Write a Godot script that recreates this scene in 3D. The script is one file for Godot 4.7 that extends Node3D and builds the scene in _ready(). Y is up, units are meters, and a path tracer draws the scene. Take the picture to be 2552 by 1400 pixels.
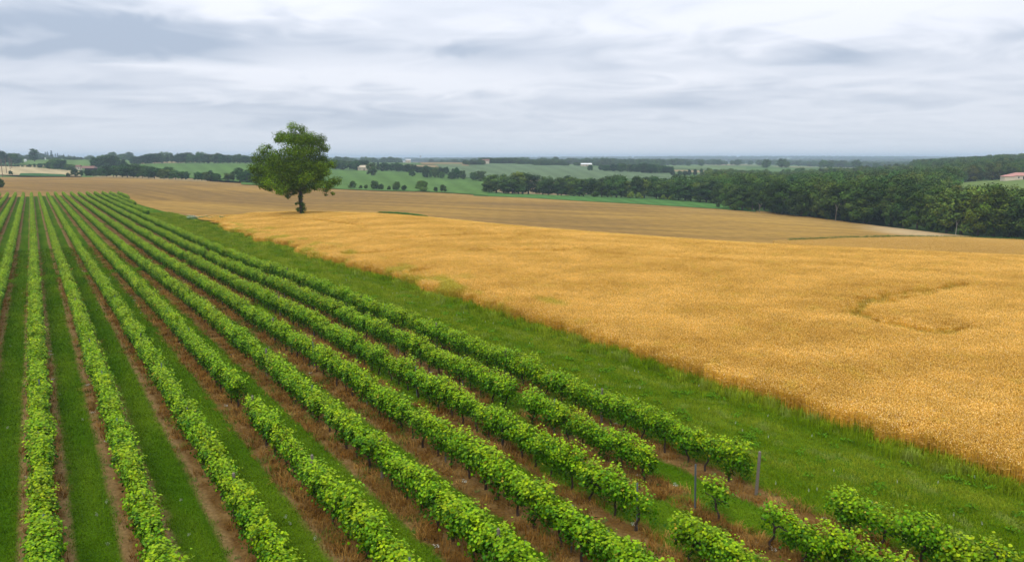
extends Node3D
# A vineyard on a hilltop beside ripe wheat, seen from a drone; tan field, oak, woods and hazy hills beyond.
const FPX := 1822.0          # focal length in photo pixels (photo is 2552 wide)
const CAMH := 11.0
const NX := 0.8378           # rows run along (DX, DZ); (NX, NZ) points across them
const NZ := -0.5460
const DX := -0.5460
const DZ := -0.8378
const ROW0 := -0.6
const ROWS := 2.48
const WHEATV := 27.3
var ct: float
var st: float
var rng := RandomNumberGenerator.new()
var n1 := FastNoiseLite.new()
var n2 := FastNoiseLite.new()
var M := {}
var taken := {}
# ---- terrain table
const PXS := [-700.0, 0.0, 300.0, 490.0, 600.0, 750.0, 900.0, 1250.0, 1600.0, 1840.0, 2180.0, 2552.0, 3200.0]
const T0 := -1.138
const T1 := 1.557
const TN := 216
const DN := 320
const D0 := 5.0
const D1 := 12500.0
var hgt := PackedFloat32Array()
var kd := []                 # knot distance per fine column
var kh := []
var lk: float

func _ready() -> void:
	rng.seed = 77
	var th := atan(305.0 / FPX)
	ct = cos(th)
	st = sin(th)
	n1.seed = 5
	n1.noise_type = FastNoiseLite.TYPE_SIMPLEX_SMOOTH
	n1.frequency = 1.0
	n1.fractal_octaves = 4
	n2.seed = 11
	n2.noise_type = FastNoiseLite.TYPE_SIMPLEX_SMOOTH
	n2.frequency = 1.0
	n2.fractal_octaves = 2
	# ---------------- camera
	var cam := Camera3D.new()
	cam.name = "camera"
	cam.position = Vector3(0, CAMH, 0)
	cam.rotation.x = -th
	cam.fov = rad_to_deg(2.0 * atan(700.0 / FPX))
	cam.near = 0.1
	cam.far = 30000.0
	add_child(cam)
	# ---------------- sky, haze, exposure
	var env := Environment.new()
	env.background_mode = Environment.BG_SKY
	env.tonemap_mode = Environment.TONE_MAPPER_LINEAR
	env.tonemap_exposure = 1.0
	var sm := PanoramaSkyMaterial.new()
	sm.panorama = make_sky()
	var sky := Sky.new()
	sky.sky_material = sm
	env.sky = sky
	env.background_energy_multiplier = 1.0
	env.fog_enabled = true
	env.fog_density = 0.00019
	env.fog_light_color = Color(0.84, 0.93, 1.0)
	env.sdfgi_enabled = true
	env.ssao_enabled = true
	env.ssil_enabled = true
	var we := WorldEnvironment.new()
	we.name = "world_environment"
	we.environment = env
	add_child(we)
	# ---------------- veiled sun, high and behind the camera's left shoulder
	var sun := DirectionalLight3D.new()
	sun.name = "sun"
	sun.light_energy = 0.5
	sun.light_color = Color(1.0, 0.965, 0.9)
	sun.light_angular_distance = 14.0
	sun.shadow_enabled = true
	sun.rotation = Vector3(deg_to_rad(-55), deg_to_rad(-28), 0)
	add_child(sun)
	# ---------------- the place
	make_materials()
	make_table()
	build_ground()
	build_fields()
	build_vines()
	build_posts()
	build_grass()
	build_wheat()
	build_oak()
	build_trees()
	build_woods()
	build_buildings()

# =====================================================================  helpers
func ray(px: float, py: float) -> Vector3:
	var a := (px - 1276.0) / FPX
	var b := -(py - 700.0) / FPX
	return Vector3(a, b * ct - st, -(ct + b * st))

func slope(py: float) -> float:
	var b := -(py - 700.0) / FPX
	return (b * ct - st) / (ct + b * st)

func hit(px: float, py: float, from := 20.0) -> Vector3:   # where that line of sight meets the land
	var r := ray(px, py)
	r /= -r.z
	var d := from
	var prev := from
	while d < 9000.0:
		var p := Vector3(r.x * d, CAMH + r.y * d, -d)
		if p.y <= gy(p.x, p.z):
			for k in 12:
				var mid := (prev + d) * 0.5
				var q := Vector3(r.x * mid, CAMH + r.y * mid, -mid)
				if q.y <= gy(q.x, q.z):
					d = mid
				else:
					prev = mid
			return Vector3(r.x * d, gy(r.x * d, -d), -d)
		prev = d
		d *= 1.01
	return Vector3(r.x * 3000.0, gy(r.x * 3000.0, -3000.0), -3000.0)

func spot(px: float, d: float) -> Vector3:
	var x := (px - 1276.0) / FPX / 1.0065 * d
	return Vector3(x, gy(x, -d), -d)

func uv(u: float, v: float) -> Vector2:
	return Vector2(u * DX + v * NX, u * DZ + v * NZ)

func numbered(called: String) -> String:
	if not taken.has(called):
		taken[called] = 0
		return called
	taken[called] += 1
	return "%s_%03d" % [called, taken[called]]

func thing(called: String, label: String, category: String, at := Vector3.ZERO, turn := 0.0, group := "") -> Node3D:
	var o := Node3D.new()
	o.name = numbered(called)
	add_child(o)
	o.position = at
	o.rotation.y = turn
	tag(o, label, category, group)
	return o

func tag(o: Node, label: String, category: String, group := "", kind := "") -> void:
	o.set_meta("label", label)
	if category:
		o.set_meta("category", category)
	if group:
		o.set_meta("group", group)
	if kind:
		o.set_meta("kind", kind)

func put(called: String, mesh: Mesh, mat: Material, parent: Node = null) -> MeshInstance3D:
	var o := MeshInstance3D.new()
	o.mesh = mesh
	if mat:
		o.material_override = mat
	if parent == null:
		o.name = numbered(called)
		add_child(o)
	else:
		o.name = called
		parent.add_child(o, true)
	return o

func ground(called: String, mesh: Mesh, mat: Material, label: String) -> MeshInstance3D:
	var o := put(called, mesh, mat)
	tag(o, label, "", "", "structure")
	return o

class Geo:
	var v := PackedVector3Array()
	var c := PackedColorArray()
	var n := PackedVector3Array()
	var i := PackedInt32Array()
	func tri(a: Vector3, b: Vector3, d: Vector3, col: Color) -> void:
		v.push_back(a); v.push_back(b); v.push_back(d)
		c.push_back(col); c.push_back(col); c.push_back(col)
		var k := (b - a).cross(d - a).normalized()
		n.push_back(-k); n.push_back(-k); n.push_back(-k)
	func quad(a: Vector3, b: Vector3, d: Vector3, e: Vector3, col: Color) -> void:
		tri(a, b, d, col)
		tri(a, d, e, col)
	func box(lo: Vector3, hi: Vector3, col := Color.WHITE) -> void:
		var p := []
		for k in 8:
			p.append(Vector3(hi.x if k & 1 else lo.x, hi.y if k & 2 else lo.y, hi.z if k & 4 else lo.z))
		quad(p[4], p[6], p[7], p[5], col)
		quad(p[1], p[3], p[2], p[0], col)
		quad(p[0], p[2], p[6], p[4], col)
		quad(p[5], p[7], p[3], p[1], col)
		quad(p[2], p[3], p[7], p[6], col)
		quad(p[0], p[4], p[5], p[1], col)
	func tube(pts: Array, rad: Array, sides: int, col: Color) -> void:
		var rings := []
		for k in pts.size():
			var dir: Vector3 = (pts[mini(k + 1, pts.size() - 1)] - pts[maxi(k - 1, 0)]).normalized()
			var s := dir.cross(Vector3(0.31, 0.2, 0.93)).normalized()
			var t := dir.cross(s)
			var ring := []
			for q in sides:
				var a := TAU * q / sides
				ring.append(pts[k] + (s * cos(a) + t * sin(a)) * rad[k])
			rings.append(ring)
		for k in pts.size() - 1:
			for q in sides:
				var w := (q + 1) % sides
				quad(rings[k][q], rings[k][w], rings[k + 1][w], rings[k + 1][q], col)
		var last: Array = rings[-1]
		for q in sides - 2:
			tri(last[0], last[q + 1], last[q + 2], col)
	func mesh(into: ArrayMesh = null, mat: Material = null) -> ArrayMesh:
		var m := into if into else ArrayMesh.new()
		var a := []
		a.resize(Mesh.ARRAY_MAX)
		a[Mesh.ARRAY_VERTEX] = v
		a[Mesh.ARRAY_NORMAL] = n
		a[Mesh.ARRAY_COLOR] = c
		if i.size():
			a[Mesh.ARRAY_INDEX] = i
		m.add_surface_from_arrays(Mesh.PRIMITIVE_TRIANGLES, a)
		if mat:
			m.surface_set_material(m.get_surface_count() - 1, mat)
		return m

func sheet(pts: PackedVector3Array, cols: PackedColorArray, w: int, h: int) -> ArrayMesh:   # row-major grid, rows going away, columns going right
	var g := Geo.new()
	g.v = pts
	g.c = cols
	g.n.resize(pts.size())
	g.i.resize((w - 1) * (h - 1) * 6)
	var k := 0
	for j in h - 1:
		for i in w - 1:
			var a := j * w + i
			g.i[k] = a; g.i[k + 1] = a + w; g.i[k + 2] = a + 1
			g.i[k + 3] = a + 1; g.i[k + 4] = a + w; g.i[k + 5] = a + w + 1
			k += 6
	for j in h:
		for i in w:
			var e := pts[j * w + mini(i + 1, w - 1)] - pts[j * w + maxi(i - 1, 0)]
			var f := pts[mini(j + 1, h - 1) * w + i] - pts[maxi(j - 1, 0) * w + i]
			var nn := e.cross(f).normalized()
			g.n[j * w + i] = nn if nn.y > 0.0 else (-nn if nn.y < 0.0 else Vector3.UP)
	return g.mesh()

class Many:                       # transforms and tints of a MultiMesh
	var b := PackedFloat32Array()
	var n := 0
	func add(p: Vector3, turn: float, sx: float, sy: float, col: Color, lean := 0.0) -> void:
		var c := cos(turn)
		var s := sin(turn)
		b.append_array(PackedFloat32Array([c * sx, lean * sy, s * sx, p.x, 0.0, sy, 0.0, p.y, -s * sx, 0.0, c * sx, p.z, col.r, col.g, col.b, 1.0]))
		n += 1

func many(called: String, parent: Node, mesh: Mesh, m: Many) -> void:
	if m.n == 0:
		return
	var mm := MultiMesh.new()
	mm.transform_format = MultiMesh.TRANSFORM_3D
	mm.use_colors = true
	mm.mesh = mesh
	mm.instance_count = m.n
	mm.buffer = m.b
	var o := MultiMeshInstance3D.new()
	o.multimesh = mm
	o.name = called
	o.set_meta("kind", "stuff")
	parent.add_child(o, true)

func stuff(called: String, label: String) -> Node3D:
	var o := Node3D.new()
	o.name = numbered(called)
	add_child(o)
	tag(o, label, "", "", "stuff")
	return o

# =====================================================================  materials
func noise_tex(freq: float, lo: Color, hi: Color, size := 512, oct := 4, s := 3) -> NoiseTexture2D:
	var n := FastNoiseLite.new()
	n.seed = s
	n.frequency = freq
	n.fractal_octaves = oct
	var t := NoiseTexture2D.new()
	t.width = size
	t.height = size
	t.seamless = true
	t.noise = n
	var g := Gradient.new()
	g.set_color(0, lo)
	g.set_color(1, hi)
	t.color_ramp = g
	return t

func bump_tex(freq: float, s := 4) -> NoiseTexture2D:
	var n := FastNoiseLite.new()
	n.seed = s
	n.frequency = freq
	n.fractal_octaves = 4
	var t := NoiseTexture2D.new()
	t.width = 512
	t.height = 512
	t.seamless = true
	t.noise = n
	t.as_normal_map = true
	t.bump_strength = 10.0
	return t

func tinted(rough: float, spec := 0.3, back := 0.0) -> StandardMaterial3D:
	var m := StandardMaterial3D.new()
	m.vertex_color_use_as_albedo = true
	m.roughness = rough
	m.metallic_specular = spec
	if back > 0.0:
		m.backlight_enabled = true
		m.backlight = Color(back, back, back)
		m.cull_mode = BaseMaterial3D.CULL_DISABLED
	return m

func plain(c: Color, rough := 0.9) -> StandardMaterial3D:
	var m := StandardMaterial3D.new()
	m.albedo_color = c.linear_to_srgb()
	m.roughness = rough
	m.metallic_specular = 0.3
	return m

func make_materials() -> void:
	var soil := tinted(1.0, 0.1)
	soil.albedo_texture = noise_tex(0.02, Color(0.72, 0.72, 0.72), Color(1, 1, 1), 1024, 5)
	soil.uv1_triplanar = true
	soil.uv1_world_triplanar = true
	soil.uv1_scale = Vector3.ONE * 0.31
	soil.normal_enabled = true
	soil.normal_texture = bump_tex(0.03)
	soil.normal_scale = 0.7
	M.soil = soil
	var field := tinted(1.0, 0.1)
	field.albedo_texture = noise_tex(0.012, Color(0.84, 0.84, 0.84), Color(1, 1, 1), 512, 5, 8)
	field.uv1_triplanar = true
	field.uv1_world_triplanar = true
	field.uv1_scale = Vector3.ONE * 0.03
	M.field = field
	M.leaf = tinted(0.5, 0.26, 0.36)
	M.treeleaf = tinted(0.7, 0.2, 0.25)
	M.grass = tinted(0.75, 0.12, 0.35)
	M.wheat = tinted(0.75, 0.12, 0.3)
	M.bark = tinted(0.95, 0.15)
	M.wood = tinted(0.85, 0.2)
	M.wood.albedo_texture = noise_tex(0.05, Color(0.6, 0.58, 0.55), Color(1, 1, 1), 256, 3)
	M.wood.uv1_triplanar = true
	M.wood.uv1_scale = Vector3(14, 1.2, 14)
	M.metal = plain(Color(0.20, 0.23, 0.27), 0.45)
	M.metal.metallic = 0.5
	M.wall = plain(Color(0.62, 0.52, 0.40))
	M.white = plain(Color(0.72, 0.72, 0.70), 0.6)
	M.stone = plain(Color(0.50, 0.42, 0.30))
	M.roofred = plain(Color(0.44, 0.22, 0.18))
	M.roofbrown = plain(Color(0.20, 0.11, 0.085))
	M.roofgrey = plain(Color(0.45, 0.45, 0.46))
	M.dark = plain(Color(0.025, 0.022, 0.02))
	M.glass = plain(Color(0.03, 0.04, 0.05), 0.15)
	M.timber = plain(Color(0.10, 0.06, 0.045))
	M.pole = plain(Color(0.17, 0.12, 0.09))
	M.steel = plain(Color(0.40, 0.42, 0.44), 0.5)

# =====================================================================  sky: an overcast deck in long soft bands
func sky_dir(px: float, py: float) -> Vector2:
	var r := ray(px, py).normalized()
	return Vector2(atan2(r.x, -r.z), asin(r.y))

var blots := []
func sky_color(az: float, el: float) -> Color:
	var q := 1.0 / (sin(el) + 0.10)
	var x := sin(az) * q * 0.62
	var z := cos(az) * q
	var w := n2.get_noise_2d(x * 0.9 + 31.0, z * 0.9) * 0.55
	var a := n1.get_noise_2d(x * 0.75 + 3.0 + w, z * 0.58 + w * 0.7)
	var b := n1.get_noise_2d(x * 2.6 + 9.0 + w, z * 1.7 + 5.0 - w)
	var puff := 0.28 - absf(n1.get_noise_2d(x * 1.6 + 60.0 + w * 1.5, z * 1.2 + w))
	var c := 0.63 + 0.17 * a + 0.13 * b + 0.26 * puff
	if absf(az) < 0.95 and el < 0.5:
		for t in blots:
			var p: float = (az - t[0]) / t[2] + 0.55 * a + 0.5 * b
			var s: float = (el - t[1]) / t[3] + 0.7 * b + 0.8 * puff - 0.15
			var e := p * p + s * s
			if e < 9.0:
				c += t[4] * exp(-e) * (1.0 + 0.7 * b)
	c = clampf(c, 0.0, 1.0)
	c = c * c * (3.0 - 2.0 * c) * 0.55 + c * 0.45
	var col := Color(0.40, 0.475, 0.595).lerp(Color(0.80, 0.83, 0.905), c)
	var low := exp(-el / 0.042) * 0.85
	col = col.lerp(Color(0.82, 0.855, 0.905), low)
	var up := 1.0 + 1.15 * sin(el)
	return Color(col.r * up, col.g * up, col.b * up)

func make_sky() -> ImageTexture:
	for t in [
		[190, 85, 350, 62, -0.78], [560, 100, 200, 40, -0.35], [1400, 120, 300, 26, -0.12], [1180, 128, 105, 20, -0.38], [880, 108, 190, 22, -0.28], [2110, 142, 190, 23, -0.55], [1500, 168, 75, 12, -0.22],
		[120, 225, 260, 17, -0.30], [860, 298, 330, 26, -0.42], [1660, 262, 330, 12, -0.28], [2540, 86, 60, 14, -0.25], [420, 262, 300, 10, -0.25], [1850, 230, 250, 10, -0.15],
		[760, 25, 170, 34, 0.5], [900, 196, 430, 24, 0.45], [1120, 222, 260, 13, 0.35], [1720, 192, 250, 20, 0.30], [2150, 40, 420, 60, 0.35], [1500, 60, 250, 36, 0.15], [420, 163, 150, 11, 0.3], [2300, 200, 220, 20, 0.2]]:
		var p := sky_dir(t[0], t[1])
		blots.append([p.x, p.y, t[2] / 2080.0, t[3] / 1870.0, t[4]])
	var w := 4096
	var h: float = 2048
	var im := Image.create(w, h, false, Image.FORMAT_RGBF)
	im.fill(Color(0.33, 0.34, 0.33))
	var cw := 1024
	var ch := 256
	var coarse := PackedFloat32Array()
	coarse.resize(cw * ch * 3)
	var k := 0
	for j in ch:
		var el := PI * 0.5 * (1.0 - (j + 0.5) / ch)
		for i in cw:
			var az := TAU * (i + 0.5) / cw
			var c := sky_color(az - TAU if az > PI else az, el)
			coarse[k] = c.r; coarse[k + 1] = c.g; coarse[k + 2] = c.b
			k += 3
	var small := Image.create_from_data(cw, ch, false, Image.FORMAT_RGBF, coarse.to_byte_array())
	small.resize(w, h / 2, Image.INTERPOLATE_BILINEAR)
	im.blit_rect(small, Rect2i(0, 0, w, h / 2), Vector2i.ZERO)
	var rows := 260          # the lowest 23 degrees within 50 degrees of straight ahead, at full size
	var half := 570
	var fine := PackedFloat32Array()
	fine.resize(half * 2 * rows * 3)
	k = 0
	for j in rows:
		var el := PI * 0.5 * (1.0 - (h / 2 - rows + j + 0.5) / (h / 2.0))
		for i in half * 2:
			var c := sky_color(TAU * (i - half + 0.5) / w, el)
			fine[k] = c.r; fine[k + 1] = c.g; fine[k + 2] = c.b
			k += 3
	var patch := Image.create_from_data(half * 2, rows, false, Image.FORMAT_RGBF, fine.to_byte_array())
	im.blit_rect(patch, Rect2i(half, 0, half, rows), Vector2i(0, h / 2 - rows))
	im.blit_rect(patch, Rect2i(0, 0, half, rows), Vector2i(w - half, h / 2 - rows))
	return ImageTexture.create_from_image(im)

# =====================================================================  terrain
func make_table() -> void:
	# per column of PXS: Vector2(distance, height) or Vector2(distance, photo row that the land shows at)
	var K := [
		[8, 0, 8, 0, 8, 0, 8, 0, 8, 0, 8, 0, 8, 0, 8, 0, 8, 0, 8, 0, 8, 0, 8, 0, 8, 0],
		[45, -.3, 45, -.3, 45, -.3, 45, -.3, 45, -.3, 45, -.22, 45, -.15, 42, 0, 40, 0, 38, 0, 37, 0, 36, 0, 35, 0],
		[93, -1.4, 93, -1.4, 93, -1.4, 93, -1.4, 93, -1.35, 93, -.85, 90, -.45, 80, -.15, 70, -.08, 64, -.05, 60, -.05, 58, -.05, 55, -.1],
		[170, -2.1, 170, -2.1, 166, -2.1, 160, -2.2, 166, -2.3, 162, -1.6, 146, -.70, 115, -.38, 101, -.60, 93, -.58, 87, -.62, 82, -.72, 75, -.9],
		[280, -3.0, 280, -3.0, 255, -2.7, 215, -3.6, 213, -4.5, 205, -5.0, 190, -5.0, 165, -5.6, 145, -6.4, 135, -7.2, 120, -7.5, 112, -8, 105, -8],
		[400, 460, 400, 459, 375, 462, 340, 479, 325, 488, 305, 500, 288, 507, 265, 528, 228, 557, 205, 577, 178, 600, 155, 623, 150, 626],
		[540, 442, 540, 441, 520, 442.5, 490, 451, 480, 456, 462, 464, 448, 471, 425, 486, 370, 505, 335, 520, 262, 560, 212, 600, 190, 625],
		[640, 430, 640, 430, 640, -3, 600, -4, 600, 434, 600, 438, 600, 447, 520, -11, 480, -12.3, 450, -12.2, 360, -11, 300, -9.5, 280, -8],
		[900, 408, 900, 408, 900, 412, 870, 412, 850, 409, 800, 420, 780, 426, 800, 431, 850, 433, 640, -13.5, 600, -10.5, 520, 445, 480, 448],
		[1250, 394, 1250, 395, 1250, 398, 1200, 400, 1150, 403, 1180, 405, 1200, 405, 1250, 406, 1400, 414, 1300, 416, 1050, 422, 950, 406, 900, 405],
		[2000, -12, 2000, -12, 2000, -12, 2000, -12, 2000, -10, 2000, -8, 2000, -6, 2000, -6, 2100, 409, 2100, 410, 2000, -12, 1800, -8, 1800, -8],
		[3600, 403, 3600, 403, 3600, 403, 3600, 403, 3600, 403, 3600, 403, 3600, 403, 3600, 404, 3600, 405, 3600, 405, 3600, 405, 3600, 404, 3600, 403],
		[6500, 397, 6500, 397, 6500, 397, 6500, 397, 6500, 397, 6500, 397, 6500, 397, 6500, 395.5, 6500, 393.4, 6500, 392.8, 6500, 393.2, 6500, 394.5, 6500, 395],
		[9500, -30, 9500, -30, 9500, -30, 9500, -30, 9500, -30, 9500, -30, 9500, -30, 9500, -30, 9500, -30, 9500, -30, 9500, -30, 9500, -30, 9500, -30],
		[12500, -90, 12500, -90, 12500, -90, 12500, -90, 12500, -90, 12500, -90, 12500, -90, 12500, -90, 12500, -90, 12500, -90, 12500, -90, 12500, -90, 12500, -90]]
	lk = (DN - 1) / log(D1 / D0)
	hgt.resize(TN * DN)
	var nc := PXS.size()
	for row in K:
		var ds := PackedFloat32Array()
		var hs := PackedFloat32Array()
		var cd := []
		var ch := []
		for c in nc:
			var d: float = row[c * 2]
			var y: float = row[c * 2 + 1]
			cd.append(d)
			ch.append(CAMH + d * slope(y) if y > 300.0 else y)
		for j in TN:
			var t := T0 + (T1 - T0) * j / (TN - 1)
			var px: float = 1276.0 + t * FPX * 1.0065
			var c := 0
			while c < nc - 2 and PXS[c + 1] < px:
				c += 1
			var a := maxi(c - 1, 0)
			var e := mini(c + 2, nc - 1)
			var w := clampf((px - PXS[c]) / (PXS[c + 1] - PXS[c]), 0.0, 1.0)
			var wid: float = PXS[c + 1] - PXS[c]
			var pre: float = PXS[a] - PXS[c]
			var post: float = PXS[e] - PXS[c]
			if a == c:
				pre = -wid
			if e == c + 1:
				post = 2.0 * wid
			ds.append(cubic_interpolate_in_time(cd[c], cd[c + 1], cd[a], cd[e], w, wid, pre, post))
			hs.append(cubic_interpolate_in_time(ch[c], ch[c + 1], ch[a], ch[e], w, wid, pre, post))
		kd.append(ds)
		kh.append(hs)
	for j in TN:
		var k := 0
		for i in DN:
			var d := D0 * exp(i / lk)
			while k < K.size() - 2 and kd[k + 1][j] < d:
				k += 1
			var a := maxi(k - 1, 0)
			var e := mini(k + 2, K.size() - 1)
			var wid: float = kd[k + 1][j] - kd[k][j]
			var w := clampf((d - kd[k][j]) / wid, 0.0, 1.0)
			# slopes limited so that hollows and crests stay where they are
			var s0: float = (kh[k + 1][j] - kh[k][j]) / wid
			var sa: float = s0 if a == k else (kh[k][j] - kh[a][j]) / (kd[k][j] - kd[a][j])
			var sb: float = s0 if e == k + 1 else (kh[e][j] - kh[k + 1][j]) / (kd[e][j] - kd[k + 1][j])
			var m0 := 0.0 if sa * s0 <= 0.0 else 2.0 * sa * s0 / (sa + s0)
			var m1 := 0.0 if sb * s0 <= 0.0 else 2.0 * sb * s0 / (sb + s0)
			var w2 := w * w
			var w3 := w2 * w
			hgt[j * DN + i] = (2 * w3 - 3 * w2 + 1) * kh[k][j] + (w3 - 2 * w2 + w) * wid * m0 + (3 * w2 - 2 * w3) * kh[k + 1][j] + (w3 - w2) * wid * m1

func knot(k: int, t: float) -> float:
	var fj := clampf((t - T0) / (T1 - T0), 0.0, 0.9999) * (TN - 1)
	var j := int(fj)
	return lerpf(kd[k][j], kd[k][j + 1], fj - j)

func table(d: float, t: float) -> float:
	var fi := log(maxf(d, D0) / D0) * lk
	var i := mini(int(fi), DN - 2)
	fi = minf(fi - i, 1.0)
	var fj := clampf((t - T0) / (T1 - T0), 0.0, 0.99999) * (TN - 1)
	var j := int(fj)
	fj -= j
	var o := j * DN + i
	var a := hgt[o] + (hgt[o + 1] - hgt[o]) * fi
	var b := hgt[o + DN] + (hgt[o + DN + 1] - hgt[o + DN]) * fi
	return a + (b - a) * fj

func gy(x: float, z: float) -> float:
	var d := -z
	if d > 0.5:
		var t := x / d
		if t > T0 and t < T1:
			return table(d, t)
	var az := atan2(x, -z)
	var r := sqrt(x * x + z * z)
	if az < 0.0:
		az += TAU
	var w := clampf((az - 1.0) / (TAU - 1.85), 0.0, 1.0)
	return lerpf(table(r * 0.5403, T1), table(r * 0.66, T0), w)

func wheat_edge(u: float) -> float:      # how far across the rows the wheat begins
	return WHEATV + 1.7 * smoothstep(75.0, 130.0, u) + (0.30 + 0.012 * u) * n2.get_noise_1d(u * 0.10) + (0.22 + 0.004 * u) * n2.get_noise_1d(u * 0.5 + 40.0)

func verge_edge(u: float) -> float:      # where the grass beside the vines ends
	if u < 166.0:
		return wheat_edge(u)
	return lerpf(29.5, 25.6, clampf((u - 166.0) / 100.0, 0.0, 1.0)) + 0.3 * n2.get_noise_1d(u * 0.2)

func wheat_far(t: float) -> float:
	return knot(3, t) * 1.06

func build_ground() -> void:
	var azs := PackedFloat32Array()
	var a := -180.0
	while a < 180.01:
		azs.append(deg_to_rad(a))
		a += 0.35 if a > -46.0 and a < 48.0 else 6.0
	var rs := PackedFloat32Array()
	var r := 2.0
	while r < 14500.0:
		rs.append(r)
		r *= 1.03 if r > 120.0 else 1.15
	var p := PackedVector3Array()
	var c := PackedColorArray()
	var w := azs.size()
	for rr in rs:
		for az in azs:
			var x := sin(az) * rr
			var z := -cos(az) * rr
			var d := maxf(-z, 1.0)
			var t := x / d
			var y := gy(x, z)
			var low := 0.25
			if absf(az) < 0.83:
				if d < knot(6, t) * 1.08:
					low = 1.1
			else:
				low = 0.5
			p.append(Vector3(x, y - low, z))
			var n := n1.get_noise_2d(x * 0.0016, z * 0.0016)
			var f := n2.get_noise_2d(x * 0.004 + 50.0, z * 0.0028)
			var col := Color(0.12, 0.19, 0.055).lerp(Color(0.075, 0.14, 0.045), clampf(0.5 + n, 0, 1))
			if f > 0.32:
				col = Color(0.30, 0.23, 0.11)
			elif f < -0.38:
				col = Color(0.12, 0.20, 0.06)
			c.append(col)
	ground("ground", sheet(p, c, w, rs.size()), M.field, "rolling farmland reaching to the hazy horizon")

func build_fields() -> void:
	vineyard_ground()
	tan_field()
	wheat_ground()
	var green := Color(0.085, 0.19, 0.045)
	band("green_field", [[1180, 478], [1300, 483], [1450, 490], [1600, 494], [1700, 499], [1800, 510], [1885, 525]], [[1180, 488], [1300, 492], [1450, 501], [1600, 509], [1700, 515], [1800, 521], [1885, 528]], green, 0.10, "narrow green crop strip between the tan field and the middle line of trees", 7)
	band("green_field", [[600, 421], [760, 422], [850, 424], [950, 426], [1050, 432], [1130, 440], [1215, 452]], [[600, 460], [760, 467], [850, 472], [950, 476], [1050, 478], [1130, 482], [1215, 488]], Color(0.10, 0.182, 0.042), 0.3, "green sloping field with faint stripes behind the lone tree", 5)
	band("green_field", [[300, 410], [430, 408], [520, 409], [640, 410]], [[300, 436], [430, 440], [520, 448], [640, 457]], Color(0.10, 0.182, 0.042), 0.3, "green field below the dark skyline wood beside the lone tree", 4)
	band("grey_green_field", [[1080, 409], [1160, 409], [1260, 408], [1380, 410], [1460, 415], [1560, 424], [1680, 434]], [[1150, 442], [1200, 444], [1290, 446], [1400, 448], [1480, 448], [1580, 446], [1700, 446]], Color(0.125, 0.18, 0.085), 0.3, "grey green hillside field below the far white shed", 6)
	band("tan_hill_field", [[1030, 404], [1090, 402], [1140, 404], [1165, 408]], [[1050, 410], [1090, 411], [1140, 413], [1170, 414]], Color(0.25, 0.19, 0.09), 0.35, "small tan field on the far hill below a row of houses", 0)
	band("light_green_field", [[1590, 413], [1700, 412], [1790, 414], [1860, 417]], [[1590, 420], [1700, 421], [1790, 424], [1860, 424]], Color(0.13, 0.19, 0.07), 0.5, "pale green field far down in the valley", 2)
	band("straw_field", [[-200, 415], [0, 414], [80, 417], [150, 423], [200, 428]], [[-200, 436], [0, 436], [80, 438], [150, 439], [200, 439]], Color(0.46, 0.37, 0.20), 0.25, "pale straw field beyond the utility poles", 3)
	band("green_strip", [[50, 432.5], [100, 433], [160, 436]], [[45, 439], [100, 440], [165, 440.5]], Color(0.05, 0.13, 0.035), 0.45, "short bright green crop strip between straw field and tan field", 0)
	band("hill_vineyard", [[70, 401], [130, 396], [180, 394], [230, 395], [350, 398]], [[40, 410], [130, 413], [180, 415], [230, 416], [350, 412]], Color(0.12, 0.20, 0.05), 0.4, "light green vineyard on the hill behind the barn", 3)
	band("meadow", [[2330, 459], [2400, 453], [2470, 449], [2560, 445], [2700, 445]], [[2330, 480], [2400, 480], [2470, 480], [2560, 482], [2700, 484]], Color(0.16, 0.22, 0.06), 0.3, "pale meadow in front of the red roofed house", 0)

func line_at(l: Array, px: float) -> float:
	for k in l.size() - 1:
		if px <= l[k + 1][0]:
			return lerpf(l[k][1], l[k + 1][1], clampf((px - l[k][0]) / float(l[k + 1][0] - l[k][0]), 0.0, 1.0))
	return l[-1][1]

func band(called: String, top: Array, low: Array, col: Color, lift: float, label: String, stripes: int) -> void:
	# a field, its outline surveyed from where its corners are seen, laid on the land
	var w := 70
	var h: float = 24
	var p := PackedVector3Array()
	var c := PackedColorArray()
	for j in h:
		for i in w:
			var a := float(i) / (w - 1)
			var pl := lerpf(low[0][0], low[-1][0], a)
			var pt := lerpf(top[0][0], top[-1][0], a)
			var near := hit(pl, line_at(low, pl), 120.0)
			var far := hit(pt, line_at(top, pt), 120.0)
			if far.z > near.z - 2.0:
				far = near * Vector3(1, 0, 1) * 1.05
			var q := near.lerp(far, float(j) / (h - 1))
			p.append(Vector3(q.x, gy(q.x, q.z) + lift, q.z))
			var s := 1.0 + 0.12 * n1.get_noise_2d(q.x * 0.012, q.z * 0.012)
			if stripes:
				s *= 1.0 + 0.10 * sin(a * stripes * 13.0 + j * 0.35) + 0.12 * n2.get_noise_2d(j * 0.45, a * 3.0)
			c.append(col * s)
	ground(called, sheet(p, c, w, h), M.field, label)

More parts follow.
